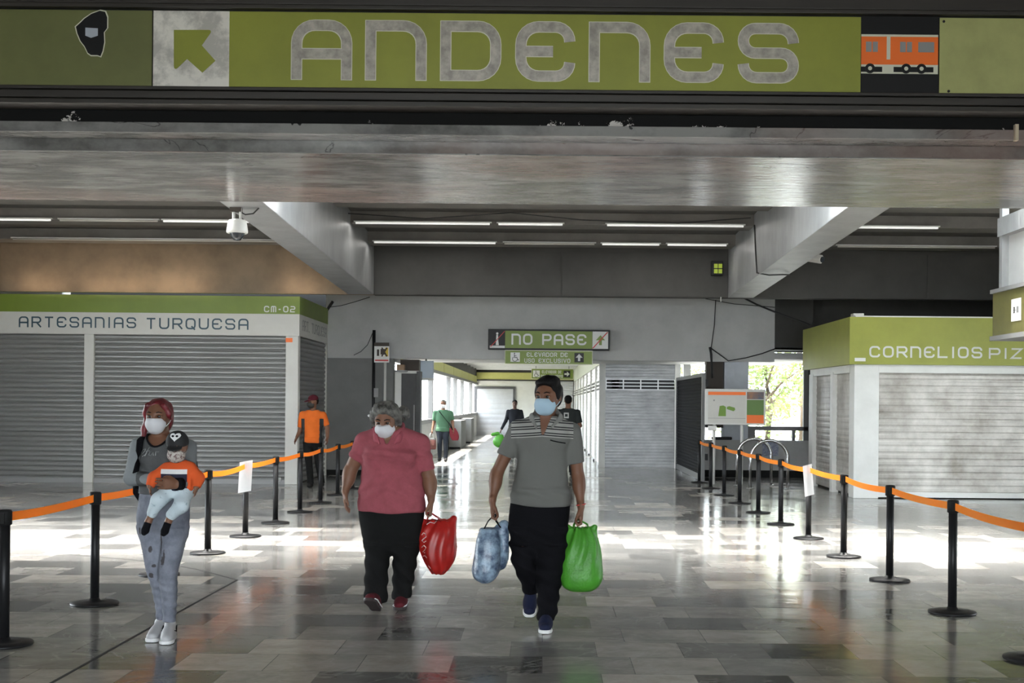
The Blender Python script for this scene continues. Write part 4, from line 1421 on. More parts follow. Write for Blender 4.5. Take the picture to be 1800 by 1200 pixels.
# ------------------------------------------------------------------ trees and building outside
def tree(x, y, h, r, lab, seed, col):
    rnd = random.Random(seed)
    t = thing('tree', lab, 'tree', (x, y, -.21), 'trees outside the window')
    bm = B()
    tube(bm, [(x, y, -.21), (x + .1, y, h * .35), (x - .05, y + .1, h * .6), (x + .1, y, h * .85)], [.16, .13, .09, .03], 10)
    for k in range(7):
        a = rnd.random() * 6.28
        z = h * (.3 + .08 * k)
        tube(bm, [(x, y, z), (x + r * .4 * math.cos(a), y + r * .4 * math.sin(a), z + .5), (x + r * .8 * math.cos(a), y + r * .8 * math.sin(a), z + .8)], [.05, .03, .012], 6)
    build('trunk', bm, mat('bark', (.12, .09, .06), .9, var=.3), t)
    bm = B()
    cl = [(rnd.gauss(0, .5) * r, rnd.gauss(0, .5) * r, h * (.5 + rnd.gauss(0, .22))) for _ in range(26)]
    for _ in range(3600):
        c = rnd.choice(cl)
        p = Vector((x + c[0] + rnd.gauss(0, .28), y + c[1] + rnd.gauss(0, .28), max(.2, c[2] + rnd.gauss(0, .25))))
        u = Vector((rnd.gauss(0, 1), rnd.gauss(0, 1), rnd.gauss(0, .5))).normalized()
        v = u.cross(Vector((rnd.gauss(0, 1), rnd.gauss(0, 1), rnd.gauss(0, 1)))).normalized()
        s = .05 + rnd.random() * .06
        q = [bm.verts.new(p + u * a * s + v * b * s * .5) for a, b in ((-1, 0), (0, -.8), (1, 0), (0, .8))]
        bm.faces.new(q)
    o = build('crown', bm, mat('leaves_%d' % col, ((.16, .21, .065), (.24, .245, .08))[col], .6, trans=.4), t)
    o['kind'] = 'stuff'
tree(6.2, 35.0, 4.6, 1.5, 'leafy tree outside the window, behind the pizza kiosk corner', 1, 0)
tree(8.6, 42.0, 5.5, 2.0, 'yellowish leafy tree farther outside the window', 2, 1)
tree(5.0, 49.0, 5.0, 1.8, 'leafy tree far outside the window, behind the info board edge', 3, 0)
t = thing('yellow_building', 'yellow building wall outside the passage windows', 'building', (-12, 52, -.21))
boxo('wall', mat('yellow_wall', (.62, .59, .33), .8, var=.1), t, -14, -9.5, 44, 56, -.21, 3.4)
boxo('roof_slab', MT['conc'], t, -14.2, -9.3, 43.8, 56.2, 3.4, 3.6)
# ------------------------------------------------------------------ smooth solids for people and bags
class Solid:
    """smooth union of shapes sampled on a grid; mesh() draws one continuous skin around it"""
    def __init__(self, lo, hi, h):
        self.lo = np.array(lo, np.float32)
        self.h = h
        self.n = np.ceil((np.array(hi) - self.lo) / h).astype(int) + 1
        self.D = np.full(self.n, 1.0, np.float32)
        self.ax = [self.lo[i] + h * np.arange(self.n[i], dtype=np.float32) for i in range(3)]
    def block(self, lo, hi, m):
        s = []
        for i in range(3):
            a = max(0, int((lo[i] - m - self.lo[i]) / self.h))
            b = min(self.n[i], int((hi[i] + m - self.lo[i]) / self.h) + 2)
            if b <= a: return None, None
            s.append(slice(a, b))
        g = np.meshgrid(*[self.ax[i][s[i]] for i in range(3)], indexing='ij')
        return tuple(s), g
    def put(self, s, d, k, op='+'):
        A = self.D[s]
        if op == '-':
            d = -d
            if k > 0:
                hh = np.clip(0.5 - 0.5 * (A - d) / k, 0, 1)
                self.D[s] = A + (d - A) * hh + k * hh * (1 - hh)
            else:
                self.D[s] = np.maximum(A, d)
            return
        if k > 0:
            hh = np.clip(0.5 + 0.5 * (A - d) / k, 0, 1)
            self.D[s] = A + (d - A) * hh - k * hh * (1 - hh)
        else:
            self.D[s] = np.minimum(A, d)
    def cap(self, a, b, ra, rb=None, k=.015, op='+', flat=(1, 1, 1), c0=False, c1=False):
        """tapered bar a-b; flat squeezes an axis; c0/c1 cut the ends flat"""
        rb = ra if rb is None else rb
        a, b = np.array(a, np.float32), np.array(b, np.float32)
        R = max(ra, rb)
        ext = R / min(1, min(flat)) if min(flat) < 1 else R * max(1, 1)
        s, g = self.block(np.minimum(a, b) - R * np.array([max(1, f) for f in flat]), np.maximum(a, b) + R * np.array([max(1, f) for f in flat]), k + .02)
        if s is None: return self
        ab = b - a
        F = np.array(flat, np.float32)
        pa = [(g[i] - a[i]) for i in range(3)]
        l2 = float(ab @ ab) + 1e-9
        t = (pa[0] * ab[0] + pa[1] * ab[1] + pa[2] * ab[2]) / l2
        tc = np.clip(t, 0, 1)
        q = sum(((pa[i] - tc * ab[i]) / F[i]) ** 2 for i in range(3))
        d = (np.sqrt(q) - (ra + (rb - ra) * tc)) * min(1.0, float(F.min()) ** .5)
        L = math.sqrt(l2)
        if c0: d = np.maximum(d, -t * L)
        if c1: d = np.maximum(d, (t - 1) * L)
        self.put(s, d, k, op)
        return self
    def chain(self, pts, k=.012, op='+', flat=(1, 1, 1)):
        for p, q in zip(pts, pts[1:]):
            self.cap(p[:3], q[:3], p[3], q[3], k, op, flat)
        return self
    def ell(self, c, r, k=.015, op='+', rot=(0, 0, 0)):
        c, r = np.array(c, np.float32), np.array(r, np.float32)
        R = float(r.max())
        s, g = self.block(c - R, c + R, k + .02)
        if s is None: return self
        M = np.array(Euler([math.radians(x) for x in rot]).to_matrix()).T
        p = [g[i] - c[i] for i in range(3)]
        q = [M[i, 0] * p[0] + M[i, 1] * p[1] + M[i, 2] * p[2] for i in range(3)]
        k0 = np.sqrt(sum((q[i] / r[i]) ** 2 for i in range(3)))
        k1 = np.sqrt(sum((q[i] / r[i] ** 2) ** 2 for i in range(3))) + 1e-6
        self.put(s, k0 * (k0 - 1) / k1, k, op)
        return self
    def loft(self, rings, k=.02, op='+', cut=True, e=2.0, grow=0.0):
        """rings (z, cx, cy, rx, ry) from bottom to top; E > 2 squares the section"""
        rings = sorted(rings)
        A = np.array(rings, np.float32)
        lo = (float((A[:, 1] - A[:, 3]).min()) - grow, float((A[:, 2] - A[:, 4]).min()) - grow, float(A[0, 0]))
        hi = (float((A[:, 1] + A[:, 3]).max()) + grow, float((A[:, 2] + A[:, 4]).max()) + grow, float(A[-1, 0]))
        s, g = self.block(lo, hi, k + .02)
        if s is None: return self
        z = self.ax[2][s[2]]
        # smooth interpolation along z
        def ip(col):
            y = A[:, col]
            x = A[:, 0]
            m = np.gradient(y, x)
            i = np.clip(np.searchsorted(x, z) - 1, 0, len(x) - 2)
            hx = x[i + 1] - x[i]
            t = np.clip((z - x[i]) / hx, 0, 1)
            return ((2 * t ** 3 - 3 * t ** 2 + 1) * y[i] + (t ** 3 - 2 * t ** 2 + t) * hx * m[i] + (-2 * t ** 3 + 3 * t ** 2) * y[i + 1] + (t ** 3 - t ** 2) * hx * m[i + 1])
        cx, cy, rx, ry = ip(1), ip(2), np.maximum(ip(3) + grow, .004), np.maximum(ip(4) + grow, .004)
        u = np.abs(g[0] - cx) / rx
        v = np.abs(g[1] - cy) / ry
        if e == 2:
            q = np.sqrt(u * u + v * v)
        else:
            q = (u ** e + v ** e) ** (1 / e)
        k1 = np.sqrt((u / rx) ** 2 + (v / ry) ** 2) / (np.sqrt(u * u + v * v) + 1e-6) + 1e-6
        d = (q - 1) / k1
        d = np.maximum(d, float(A[0, 0]) - g[2])
        d = np.maximum(d, g[2] - float(A[-1, 0]))
        self.put(s, d.astype(np.float32), k, op)
        return self
    def clip(self, p, n, k=0.0):
        """cut away everything on the side of plane p that n points to"""
        n = np.array(n, float)
        n /= np.linalg.norm(n)
        g = np.meshgrid(*self.ax, indexing='ij', sparse=True)
        d = sum((g[i] - p[i]) * n[i] for i in range(3))
        self.D = np.maximum(self.D, d.astype(np.float32))
        return self
    def fold(self, fn):
        g = np.meshgrid(*self.ax, indexing='ij', sparse=True)
        self.D = self.D + fn(*g).astype(np.float32)
        return self
    def front(self, x, z, y0=-.6):
        """y of the front skin at (x, z)"""
        i = int(np.clip((x - self.lo[0]) / self.h, 0, self.n[0] - 1))
        k = int(np.clip((z - self.lo[2]) / self.h, 0, self.n[2] - 1))
        col = self.D[i, :, k]
        j = np.argmax(col < 0)
        if col[j] >= 0: return None
        if j > 0:
            t = col[j - 1] / (col[j - 1] - col[j] + 1e-9)
            return float(self.ax[1][j - 1] + t * self.h)
        return float(self.ax[1][j])
    def raw(self):
        D = self.D.copy()
        for a in range(3):   # closed at the border
            i0 = [slice(None)] * 3; i0[a] = 0; D[tuple(i0)] = np.maximum(D[tuple(i0)], .001)
            i1 = [slice(None)] * 3; i1[a] = -1; D[tuple(i1)] = np.maximum(D[tuple(i1)], .001)
        ins = D < 0
        nx, ny, nz = D.shape
        cnt = np.zeros((nx - 1, ny - 1, nz - 1), np.int8)
        for dx in (0, 1):
            for dy in (0, 1):
                for dz in (0, 1):
                    cnt += ins[dx:nx - 1 + dx, dy:ny - 1 + dy, dz:nz - 1 + dz]
        cells = np.argwhere((cnt > 0) & (cnt < 8))
        idx = -np.ones(cnt.shape, np.int64)
        idx[tuple(cells.T)] = np.arange(len(cells))
        acc = np.zeros((len(cells), 3), np.float64)
        num = np.zeros(len(cells))
        cor = [(0, 0, 0), (1, 0, 0), (0, 1, 0), (1, 1, 0), (0, 0, 1), (1, 0, 1), (0, 1, 1), (1, 1, 1)]
        vals = [D[tuple((cells + c).T)] for c in cor]
        for i in range(8):
            for ax in range(3):
                if cor[i][ax] == 0:
                    o = list(cor[i]); o[ax] = 1
                    j = cor.index(tuple(o))
                    a, b = vals[i], vals[j]
                    m = (a < 0) != (b < 0)
                    t = np.where(m, a / np.where(m, a - b, 1), 0)
                    p = np.array(cor[i], float)[None, :].repeat(len(cells), 0)
                    p[:, ax] += t
                    acc[m] += p[m]
                    num[m] += 1
        V = self.lo + self.h * (cells + acc / num[:, None])
        Q = []
        for ax in range(3):
            u, v = (ax + 1) % 3, (ax + 2) % 3
            s0 = [slice(None)] * 3; s1 = [slice(None)] * 3
            s0[ax] = slice(0, -1); s1[ax] = slice(1, None)
            a, b = ins[tuple(s0)], ins[tuple(s1)]
            E = np.argwhere(a != b)
            E = E[(E[:, u] > 0) & (E[:, v] > 0) & (E[:, u] < D.shape[u] - 1) & (E[:, v] < D.shape[v] - 1)]
            flip = a[tuple(E.T)]
            def at(du, dv):
                q = E.copy(); q[:, u] -= du; q[:, v] -= dv
                return idx[tuple(q.T)]
            q = np.stack([at(1, 1), at(0, 1), at(0, 0), at(1, 0)], 1)
            q[~flip] = q[~flip][:, ::-1]
            Q.append(q)
        return V, np.concatenate(Q)
    def mesh(self, name, mats, parent=None, pick=None, smooth=2, label=None, drop=True):
        V, Q = self.raw()
        # a little relaxing of the skin
        for _ in range(smooth):
            s = np.zeros_like(V); c = np.zeros(len(V))
            for i in range(4):
                for j in ((i + 1) % 4, (i + 3) % 4):
                    np.add.at(s, Q[:, i], V[Q[:, j]])
                    np.add.at(c, Q[:, i], 1)
            V = V * .5 + s / np.maximum(c, 1)[:, None] * .5
        me = bpy.data.meshes.new(name)
        me.vertices.add(len(V))
        me.vertices.foreach_set('co', V.astype(np.float32).ravel())
        me.loops.add(len(Q) * 4)
        me.loops.foreach_set('vertex_index', Q.astype(np.int32).ravel())
        me.polygons.add(len(Q))
        me.polygons.foreach_set('loop_start', np.arange(0, len(Q) * 4, 4, dtype=np.int32))
        me.polygons.foreach_set('use_smooth', np.ones(len(Q), bool))
        if not isinstance(mats, (list, tuple)): mats = [mats]
        for m in mats: me.materials.append(m)
        if pick:
            me.polygons.foreach_set('material_index', pick(V[Q].mean(1)).astype(np.int32))
        me.update(calc_edges=True)
        me.validate()
        o = bpy.data.objects.new(name, me)
        COL.objects.link(o)
        if parent: o.parent = parent
        if label: o['label'] = label
        return o

def noise3(seed, sx, sy, sz, n=7):
    r = random.Random(seed)
    T = [(r.uniform(-1, 1) * sx, r.uniform(-1, 1) * sy, r.uniform(-1, 1) * sz, r.uniform(0, 6.28)) for _ in range(n)]
    return lambda x, y, z: sum(np.sin(a * x + b * y + c * z + p) for a, b, c, p in T) / n

SKIN = mat('warm_brown_skin', (0.16, 0.074, 0.043), 0.5, var=.12, scale=9, spec=.3)
SKIN2 = mat('light_brown_skin', (0.19, 0.092, 0.056), 0.5, var=.1, scale=9, spec=.3)
HAIRB = mat('black_hair', (0.007, 0.006, 0.006), 0.6, var=.5, scale=60, bump=.3, bscale=120, spec=.15)
HAIRG = mat('grey_hair', (0.15, 0.145, 0.13), 0.65, col2=(0.02, 0.019, 0.017), scale=14, bump=.5, bscale=70, contrast=(.38, .58))
HAIRR = mat('red_dyed_hair', (0.16, 0.012, 0.018), 0.45, var=.6, scale=30, bump=.4, bscale=90, stretch=(1, 1, .25))
EYEW = mat('eye_white', (.30, .27, .24), .3)
EYED = mat('eye_dark', (.015, .01, .008), .2)
BROW = HAIRB

def hand(s, w, f, side, grip, sc=1.0, thumb=(0, -1, 0)):
    """hand below wrist W; F = forearm direction (unit, pointing down the arm), SIDE = +1 when the body is towards +x.
    grip closes the fingers round a bar that runs front to back; otherwise they hang, slightly curled"""
    w = np.array(w, float)
    f = np.array(f, float) / np.linalg.norm(f)
    m = np.array((side, 0, 0) if np.isscalar(side) else side, float)
    m -= f * (m @ f)
    m /= np.linalg.norm(m)
    fr = np.cross(f, m)
    if fr @ np.array(thumb, float) < 0: fr = -fr
    P = lambda a, b, c: w + sc * (f * a + m * b + fr * c)
    # palm: broad front to back, thin sideways
    for c in (-.024, -.008, .008, .024):
        s.cap(P(-.012, 0, c * .6), P(.082, .004, c * 1.15), .0165 * sc, .0145 * sc, .014 * sc)
    L = (.80, .95, 1.0, .92)[::-1]
    for i, c in enumerate((-.029, -.010, .010, .029)):   # little finger behind ... index in front
        q = (.78, .95, 1.0, .93)[i]
        k0 = P(.080, .004, c)
        if grip:
            a, b, d = P(.080 + .034 * q, .000, c), P(.080 + .046 * q, .024, c), P(.080 + .022 * q, .036, c)
        else:
            a, b, d = P(.080 + .042 * q, .006, c * 1.1), P(.080 + .066 * q, .017, c * 1.12), P(.080 + .082 * q, .031, c * 1.1)
        s.chain([(*k0, .0098 * sc), (*a, .0088 * sc), (*b, .0080 * sc), (*d, .0070 * sc)], k=.003)
    t0 = P(.022, .008, .028)
    if grip:
        t1, t2, t3 = P(.056, .022, .042), P(.084, .034, .036), P(.106, .038, .022)
    else:
        t1, t2, t3 = P(.056, .016, .046), P(.084, .024, .048), P(.106, .03, .042)
    s.chain([(*t0, .0135 * sc), (*t1, .0115 * sc), (*t2, .0095 * sc), (*t3, .008 * sc)], k=.006)
    return P(.104, .02, 0)

def face(s, c, r, yaw, pitch=0, female=False, ear=True):
    """head solid around centre C; R = half width. returns a mapper from head to local coordinates"""
    M = Euler((math.radians(pitch), 0, math.radians(yaw))).to_matrix()
    C = Vector(c)
    P = lambda x, y, z: tuple(C + M @ Vector((x * r, y * r, z * r)))
    e = (pitch, 0, yaw)
    s.ell(P(0, .12, .42), (r * .98, r * 1.22, r * 1.05), .02, rot=e)
    s.ell(P(0, -.12, -.10), (r * .86, r * 1.0, r * 1.10), .03, rot=e)
    s.ell(P(0, -.42, -.82), (r * .58, r * .60, r * .48), .04, rot=e)      # jaw and chin
    s.ell(P(0, -.92, -1.05), (r * .26, r * .2, r * .2), .03, rot=e)
    for q in (-1, 1):
        s.ell(P(q * .40, -1.02, .13), (r * .25, r * .14, r * .15), .02, '-', rot=e)   # eye sockets
        s.ell(P(q * .40, -1.02, .36), (r * .28, r * .12, r * .07), .025, rot=e)      # brow
        s.cap(P(q * .24, -.97, .235), P(q * .58, -.91, .225), r * .055, r * .055, .008)      # upper lid
        s.cap(P(q * .26, -.96, .01), P(q * .56, -.91, .02), r * .05, r * .05, .008)     # lower lid
        s.ell(P(q * .52, -.78, -.28), (r * .24, r * .2, r * .2), .03, rot=e)         # cheek
        if ear:
            s.ell(P(q * 1.0, .14, .05), (r * .10, r * .2, r * .33), .008, rot=e)
            s.ell(P(q * 1.09, .08, .06), (r * .06, r * .10, r * .18), .006, '-', rot=e)
    s.cap(P(0, -1.08, .22), P(0, -1.32, -.30), r * .09, r * .15, .02)
    s.ell(P(0, -1.28, -.33), (r * .2, r * .13, r * .11), .012, rot=e)
    s.ell(P(0, -1.02, -.66), (r * .32, r * .10, r * .07), .012, rot=e)
    s.ell(P(0, -1.0, -.79), (r * .27, r * .10, r * .07), .012, rot=e)
    return P, e

def eyes(P, r, parent, e, seg=14):
    for q in (-1, 1):
        bm = B()
        c = Vector(P(q * .40, -.91, .13))
        n = (Vector(P(q * .40, -1.6, .13)) - c).normalized()
        bmesh.ops.create_uvsphere(bm, u_segments=seg, v_segments=10, radius=r * .17)
        M = n.to_track_quat('Z', 'Y').to_matrix().to_4x4()
        for f_ in bm.faces:
            f_.smooth = True
            f_.material_index = 1 if f_.calc_center_median().z > r * .17 * .62 else 0
        bm.transform(Matrix.Translation(c) @ M)
        build('eye', bm, [EYEW, EYED], parent, local=True)
        bm = B()
        tube(bm, [P(q * .16, -1.16, .40), P(q * .40, -1.17, .50), P(q * .66, -1.03, .42)], [r * .045, r * .055, r * .03], 6)
        build('eyebrow', bm, BROW, parent, local=True)

def shoe(s, heel, toe, sc=1.0, up=0.0, roll=0):
    """shoe from heel point to toe point (both on the sole)"""
    h, t = np.array(heel, float), np.array(toe, float)
    d = t - h
    L = np.linalg.norm(d)
    d /= L
    n = np.array((0, 0, 1.0)) - d * d[2]
    n /= np.linalg.norm(n)
    P = lambda a, b: h + d * (a * L) + n * b * sc
    s.cap(P(.14, .042), P(.14, .105), .040 * sc, .036 * sc, .02)
    s.cap(P(.14, .04), P(.5, .042), .040 * sc, .040 * sc, .02)
    s.cap(P(.42, .042), P(.84, .034), .046 * sc, .038 * sc, .02, flat=(1.05, 1.05, .85))
    s.cap(P(.2, .09), P(.62, .05), .034 * sc, .034 * sc, .03)
    return P, d, n

def sole(h, t, parent, m, name='sole', w=.046, sc=1.0):
    h, t = Vector(h), Vector(t)
    d = (t - h)
    L = d.length
    d.normalize()
    up = Vector((0, 0, 1))
    a = d.cross(up).normalized()
    n = a.cross(d).normalized()
    prof = [(-.03, .55), (0, .8), (.15, .92), (.35, .85), (.55, .92), (.72, 1.05), (.85, 1.0), (.95, .75), (1.0, .45)]
    bm = B()
    L1 = [h + d * (x * L) + a * (w * y * sc) for x, y in prof]
    L2 = [h + d * (x * L) - a * (w * y * sc) for x, y in reversed(prof)]
    pts = L1 + L2
    v0 = [bm.verts.new(p) for p in pts]
    v1 = [bm.verts.new(p + n * .024 * sc) for p in pts]
    bm.faces.new(v1)
    bm.faces.new(list(reversed(v0)))
    for i in range(len(pts)):
        j = (i + 1) % len(pts)
        bm.faces.new((v0[i], v0[j], v1[j], v1[i]))
    return build(name, bm, m, parent, bevel=.006, local=True)

def mask(P, r, e, parent, m, pointed=False, strap=None, name='face_mask'):
    s = Solid(np.array(P(0, -.3, -.5)) - .16, np.array(P(0, -.3, -.5)) + .16, .0045)
    if pointed:
        s.ell(P(0, -.70, -.50), (r * .86, r * .66, r * .60), .02, rot=e)
        s.cap(P(0, -1.16, .10), P(0, -1.36, -.36), r * .20, r * .28, .08)
        s.ell(P(0, -.66, -.98), (r * .44, r * .46, r * .34), .05, rot=e)
        s.cap(P(0, -1.38, -.16), P(0, -1.22, -.95), r * .05, r * .04, .03)
    else:
        s.ell(P(0, -.36, -.55), (r * .93, r * .95, r * .68), .02, rot=e)
        s.cap(P(0, -1.16, .10), P(0, -1.34, -.36), r * .20, r * .27, .09)
        s.ell(P(0, -.62, -.98), (r * .56, r * .52, r * .34), .05, rot=e)
    # edge towards the ears and under the eyes
    p0, p1 = Vector(P(0, -.45, 0)), Vector(P(0, .55, 0))
    s.clip(p0, p1 - p0)
    p0, p1 = Vector(P(0, -1.0, -.02)), Vector(P(0, -.98, 1.0))
    s.clip(p0, p1 - p0)
    o = s.mesh(name, m, parent)
    for q in (-1, 1):
        bm = B()
        for za, zb in ((-.22, .25), (-.72, -.12)):
            tube(bm, [P(q * .80, -.48, za), P(q * .98, -.1, (za + zb) / 2), P(q * 1.04, .2, zb)], .0022, 5)
        build('ear_loop', bm, m, o, local=True)
    return o

def bag_handle(name, pts, r, m, parent):
    bm = B()
    tube(bm, pts, r, 7, flat=.6)
    return build(name, bm, m, parent, local=True)

class Px:
    """pixel tracer for one person: photo pixels to local x and z"""
    def __init__(self, x0, yb, k):
        self.x0, self.yb, self.k = x0, yb, k
    def x(self, px): return (px - self.x0) * self.k
    def z(self, py): return (self.yb - py) * self.k
    def p(self, px, py, y=0.0): return ((px - self.x0) * self.k, y, (self.yb - py) * self.k)
    def base(self):
        Y = self.k * FPX
        return ((self.x0 - VPX + ROLL * (self.yb - VPY)) * self.k, Y, 0.0)
# ------------------------------------------------------------------ materials for clothes
def banded(name, base, bands, z0, z1, xlim=None, slope=0.0, rough=.85, other=None, bump=.15):
    """cloth whose knitted bands lie at given heights (object z); beyond |x| > XLIM the plain colour"""
    m = mat(name, base, rough, bump=bump, bscale=160)
    nt = m.node_tree
    N, L = nt.nodes, nt.links
    p = N['Principled BSDF']
    tc = N.new('ShaderNodeTexCoord')
    sp = N.new('ShaderNodeSeparateXYZ')
    L.new(tc.outputs['Object'], sp.inputs[0])
    ab = N.new('ShaderNodeMath'); ab.operation = 'ABSOLUTE'
    L.new(sp.outputs['X'], ab.inputs[0])
    ma = N.new('ShaderNodeMath'); ma.operation = 'MULTIPLY_ADD'
    ma.inputs[1].default_value = slope
    L.new(ab.outputs[0], ma.inputs[0]); L.new(sp.outputs['Z'], ma.inputs[2])
    mr = N.new('ShaderNodeMapRange')
    mr.inputs[1].default_value, mr.inputs[2].default_value = z0, z1
    L.new(ma.outputs[0], mr.inputs[0])
    cr = N.new('ShaderNodeValToRGB')
    cr.color_ramp.interpolation = 'CONSTANT'
    e = cr.color_ramp.elements
    e[0].position, e[0].color = 0, (*base[:3], 1)
    e.remove(e[1])
    for z, c in sorted(bands):
        q = e.new(min(1, max(0, (z - z0) / (z1 - z0))))
        q.color = (*c[:3], 1)
    L.new(mr.outputs[0], cr.inputs['Fac'])
    if xlim:
        gt = N.new('ShaderNodeMath'); gt.operation = 'GREATER_THAN'
        gt.inputs[1].default_value = xlim
        L.new(ab.outputs[0], gt.inputs[0])
        mx = N.new('ShaderNodeMix'); mx.data_type = 'RGBA'
        L.new(gt.outputs[0], mx.inputs[0])
        L.new(cr.outputs['Color'], mx.inputs[6])
        mx.inputs[7].default_value = (*(other or base)[:3], 1)
        L.new(mx.outputs[2], p.inputs['Base Color'])
    else:
        L.new(cr.outputs['Color'], p.inputs['Base Color'])
    return m

def cloth(name, c, rough=.85, var=.15, scale=5, bump=.2):
    return mat(name, c, rough, var=var, scale=scale, bump=bump, bscale=150, spec=.25)
BLACKCLOTH = mat('black_trouser_cloth', (.006, .006, .0075), .9, spec=.08, bump=.2, bscale=150)
CHARCOAL = mat('charcoal_trouser_cloth', (.011, .011, .011), .9, spec=.08, bump=.2, bscale=150)
PINK = cloth('rose_pink_cloth', (.33, .080, .10), var=.2, scale=14)
PINKC = cloth('rose_pink_collar', (.36, .085, .11))
MASKBLUE = mat('pale_blue_mask', (.36, .50, .60), .8)
MASKWHITE = mat('white_mask', (.62, .62, .64), .8)
MAROON = cloth('maroon_shoe', (.10, .012, .018), var=.3)
NAVY = cloth('navy_shoe', (.012, .016, .045), var=.3)
WHITESHOE = mat('white_leather', (.46, .46, .47), .5, var=.12)
WHITESOLE = mat('white_rubber', (.70, .70, .70), .6)
def person(T, label, y=0.0, name='person'):
    b = T.base()
    return thing(name, label, 'person', (b[0], b[1] + y, 0))
def rings(T, rows, cy=0.0):
    """rows (py, x left, x right, ry[, y]) in photo pixels"""
    return [(T.z(r[0]), T.x((r[1] + r[2]) / 2), r[4] if len(r) > 4 else cy, (r[2] - r[1]) / 2 * T.k, r[3]) for r in rows]

# ------------------------------------------------------------------ man in the striped polo shirt
T = Px(950, 1106, .00408)
man = person(T, 'person in grey striped polo shirt and black trousers walking with two plastic bags')
h = .0055
r = .088
hc = (T.x(960), -.01, T.z(729) + 1.30 * r)
lo, hi = (-.46, -.36, -.01), (.40, .40, 1.90)
s = Solid(lo, hi, h)
P, e = face(s, hc, r, -26)
s.cap((T.x(957), .015, T.z(748)), (T.x(959), .02, T.z(716)), .062, .060, .03)
tor = rings(T, [(885, 898, 999, .125), (850, 902, 997, .122), (809, 906, 992, .122), (780, 904, 996, .122), (756, 903, 1004, .11), (742, 912, 998, .09), (732, 930, 980, .075)])
s.loft(tor, .03, grow=-.008)
sl, sr_ = T.p(907, 756), T.p(1002, 758)
el, er = T.p(871, 833, .02), T.p(1014, 838, .02)
wl, wr_ = T.p(864, 880, -.05), T.p(1019, 889, -.04)
for a, b, w in ((sl, el, wl), (sr_, er, wr_)):
    s.cap(a, b, .056, .043, .03)
    s.cap(b, w, .043, .027, .02)
    mid = tuple(np.array(b) * .7 + np.array(w) * .3)
    s.ell(mid, (.044, .046, .07), .03)
gl_ = hand(s, wl, (0, -.02, -1), 1, True, 1.08)
gr_ = hand(s, wr_, (0.02, -.02, -1), -1, True, 1.08)
# legs inside the trousers
legL = [(T.z(958), T.x(919), -.02, .095, .10), (T.z(985), T.x(919), -.06, .082, .085), (T.z(1008), T.x(924), -.01, .072, .08), (T.z(1030), T.x(929), .10, .060, .075), (T.z(1050), T.x(932), .20, .052, .07)]
legR = [(T.z(958), T.x(967), -.01, .112, .11), (T.z(985), T.x(967), -.02, .102, .10), (T.z(1010), T.x(965), -.02, .092, .09), (T.z(1050), T.x(963), .01, .078, .08), (T.z(1078), T.x(961), .02, .070, .075), (T.z(1091), T.x(959), .02, .064, .07)]
hips = rings(T, [(980, 925, 958, .05), (966, 902, 992, .095), (948, 895, 996, .112), (930, 893, 997, .125), (900, 894, 999, .125), (872, 897, 999, .125)])
s.loft(hips, .03, grow=-.03)
s.loft(legL, .03, grow=-.014)
s.loft(legR, .03, grow=-.014)
body = s.mesh('body', SKIN, man)
eyes(P, r, man, e)
# shirt
zs = lambda py: T.z(py)
LIGHT, DARK, BASE = (.29, .285, .265), (.010, .010, .012), (.115, .115, .106)
shirtm = banded('striped_polo_cloth', BASE, [
    (zs(767.5), LIGHT), (zs(765.5), DARK), (zs(763.3), LIGHT), (zs(761.5), DARK), (zs(759.3), LIGHT), (zs(754), DARK), (zs(751.8), LIGHT), (zs(750), DARK), (zs(747.8), LIGHT),
    (zs(742), DARK), (zs(740), LIGHT), (zs(738.5), DARK), (zs(736.5), LIGHT), (zs(734), BASE)], 1.3, 1.6, .222, slope=.07)
s = Solid((-.40, -.25, .85), (.38, .25, 1.66), h)
s.loft(tor, .03, grow=.006)
s.loft(rings(T, [(889, 897, 1000, .132), (874, 898, 1001, .134), (860, 899, 1000, .134)]), .03)
s.ell(T.p(930, 768, -.07), (.09, .07, .08), .05)
s.ell(T.p(975, 768, -.07), (.09, .07, .08), .05)
s.cap(sl, T.p(886, 803, .015), .070, .064, .035, c1=True)
s.cap(sr_, T.p(1009, 814, .015), .070, .066, .035, c1=True)
s.fold(lambda x, y, z: noise3(3, 30, 26, 18)(x, y, z) * .013 + .005 * np.sin(z * 70 + x * 24) * np.exp(-((z - zs(865)) / .07) ** 2))
s.cap(T.p(956, 729, -.10), T.p(951, 762, -.115), .046, .010, .004, '-', flat=(1, 2.6, 1))
s.ell((T.x(957), .0, T.z(724)), (.085, .10, .05), .01, '-')
shirt = s.mesh('polo_shirt', shirtm, man)
front = s.front
cm = cloth('grey_collar_cloth', (.20, .20, .185))
for q, a, b, c in ((-1, (934, 733, .02), (931, 735, -.06), (940, 752, -.125)), (1, (980, 731, .02), (982, 735, -.06), (967, 750, -.125))):
    s2 = Solid((-.2, -.2, 1.35), (.2, .12, 1.62), h)
    s2.chain([(*T.p(957, 722, .085), .016), (*T.p(957 + q * 18, 724, .06), .018), (*T.p(*a), .020), (*T.p(*b), .022), (*T.p(*c), .012)], .015, flat=(.7, .7, 1.35))
    s2.mesh('collar', cm, shirt)
# pocket edge and placket
bm = B()
pts = []
for i in range(9):
    px, py = 964 + i * 3.3, 773 + 5.5 * (i / 8) ** .8
    y = front(T.x(px), T.z(py))
    pts.append((T.x(px), (y if y is not None else -.13) - .002, T.z(py)))
tube(bm, pts, .0045, 6)
build('pocket_edge', bm, BLACKCLOTH, shirt, local=True)
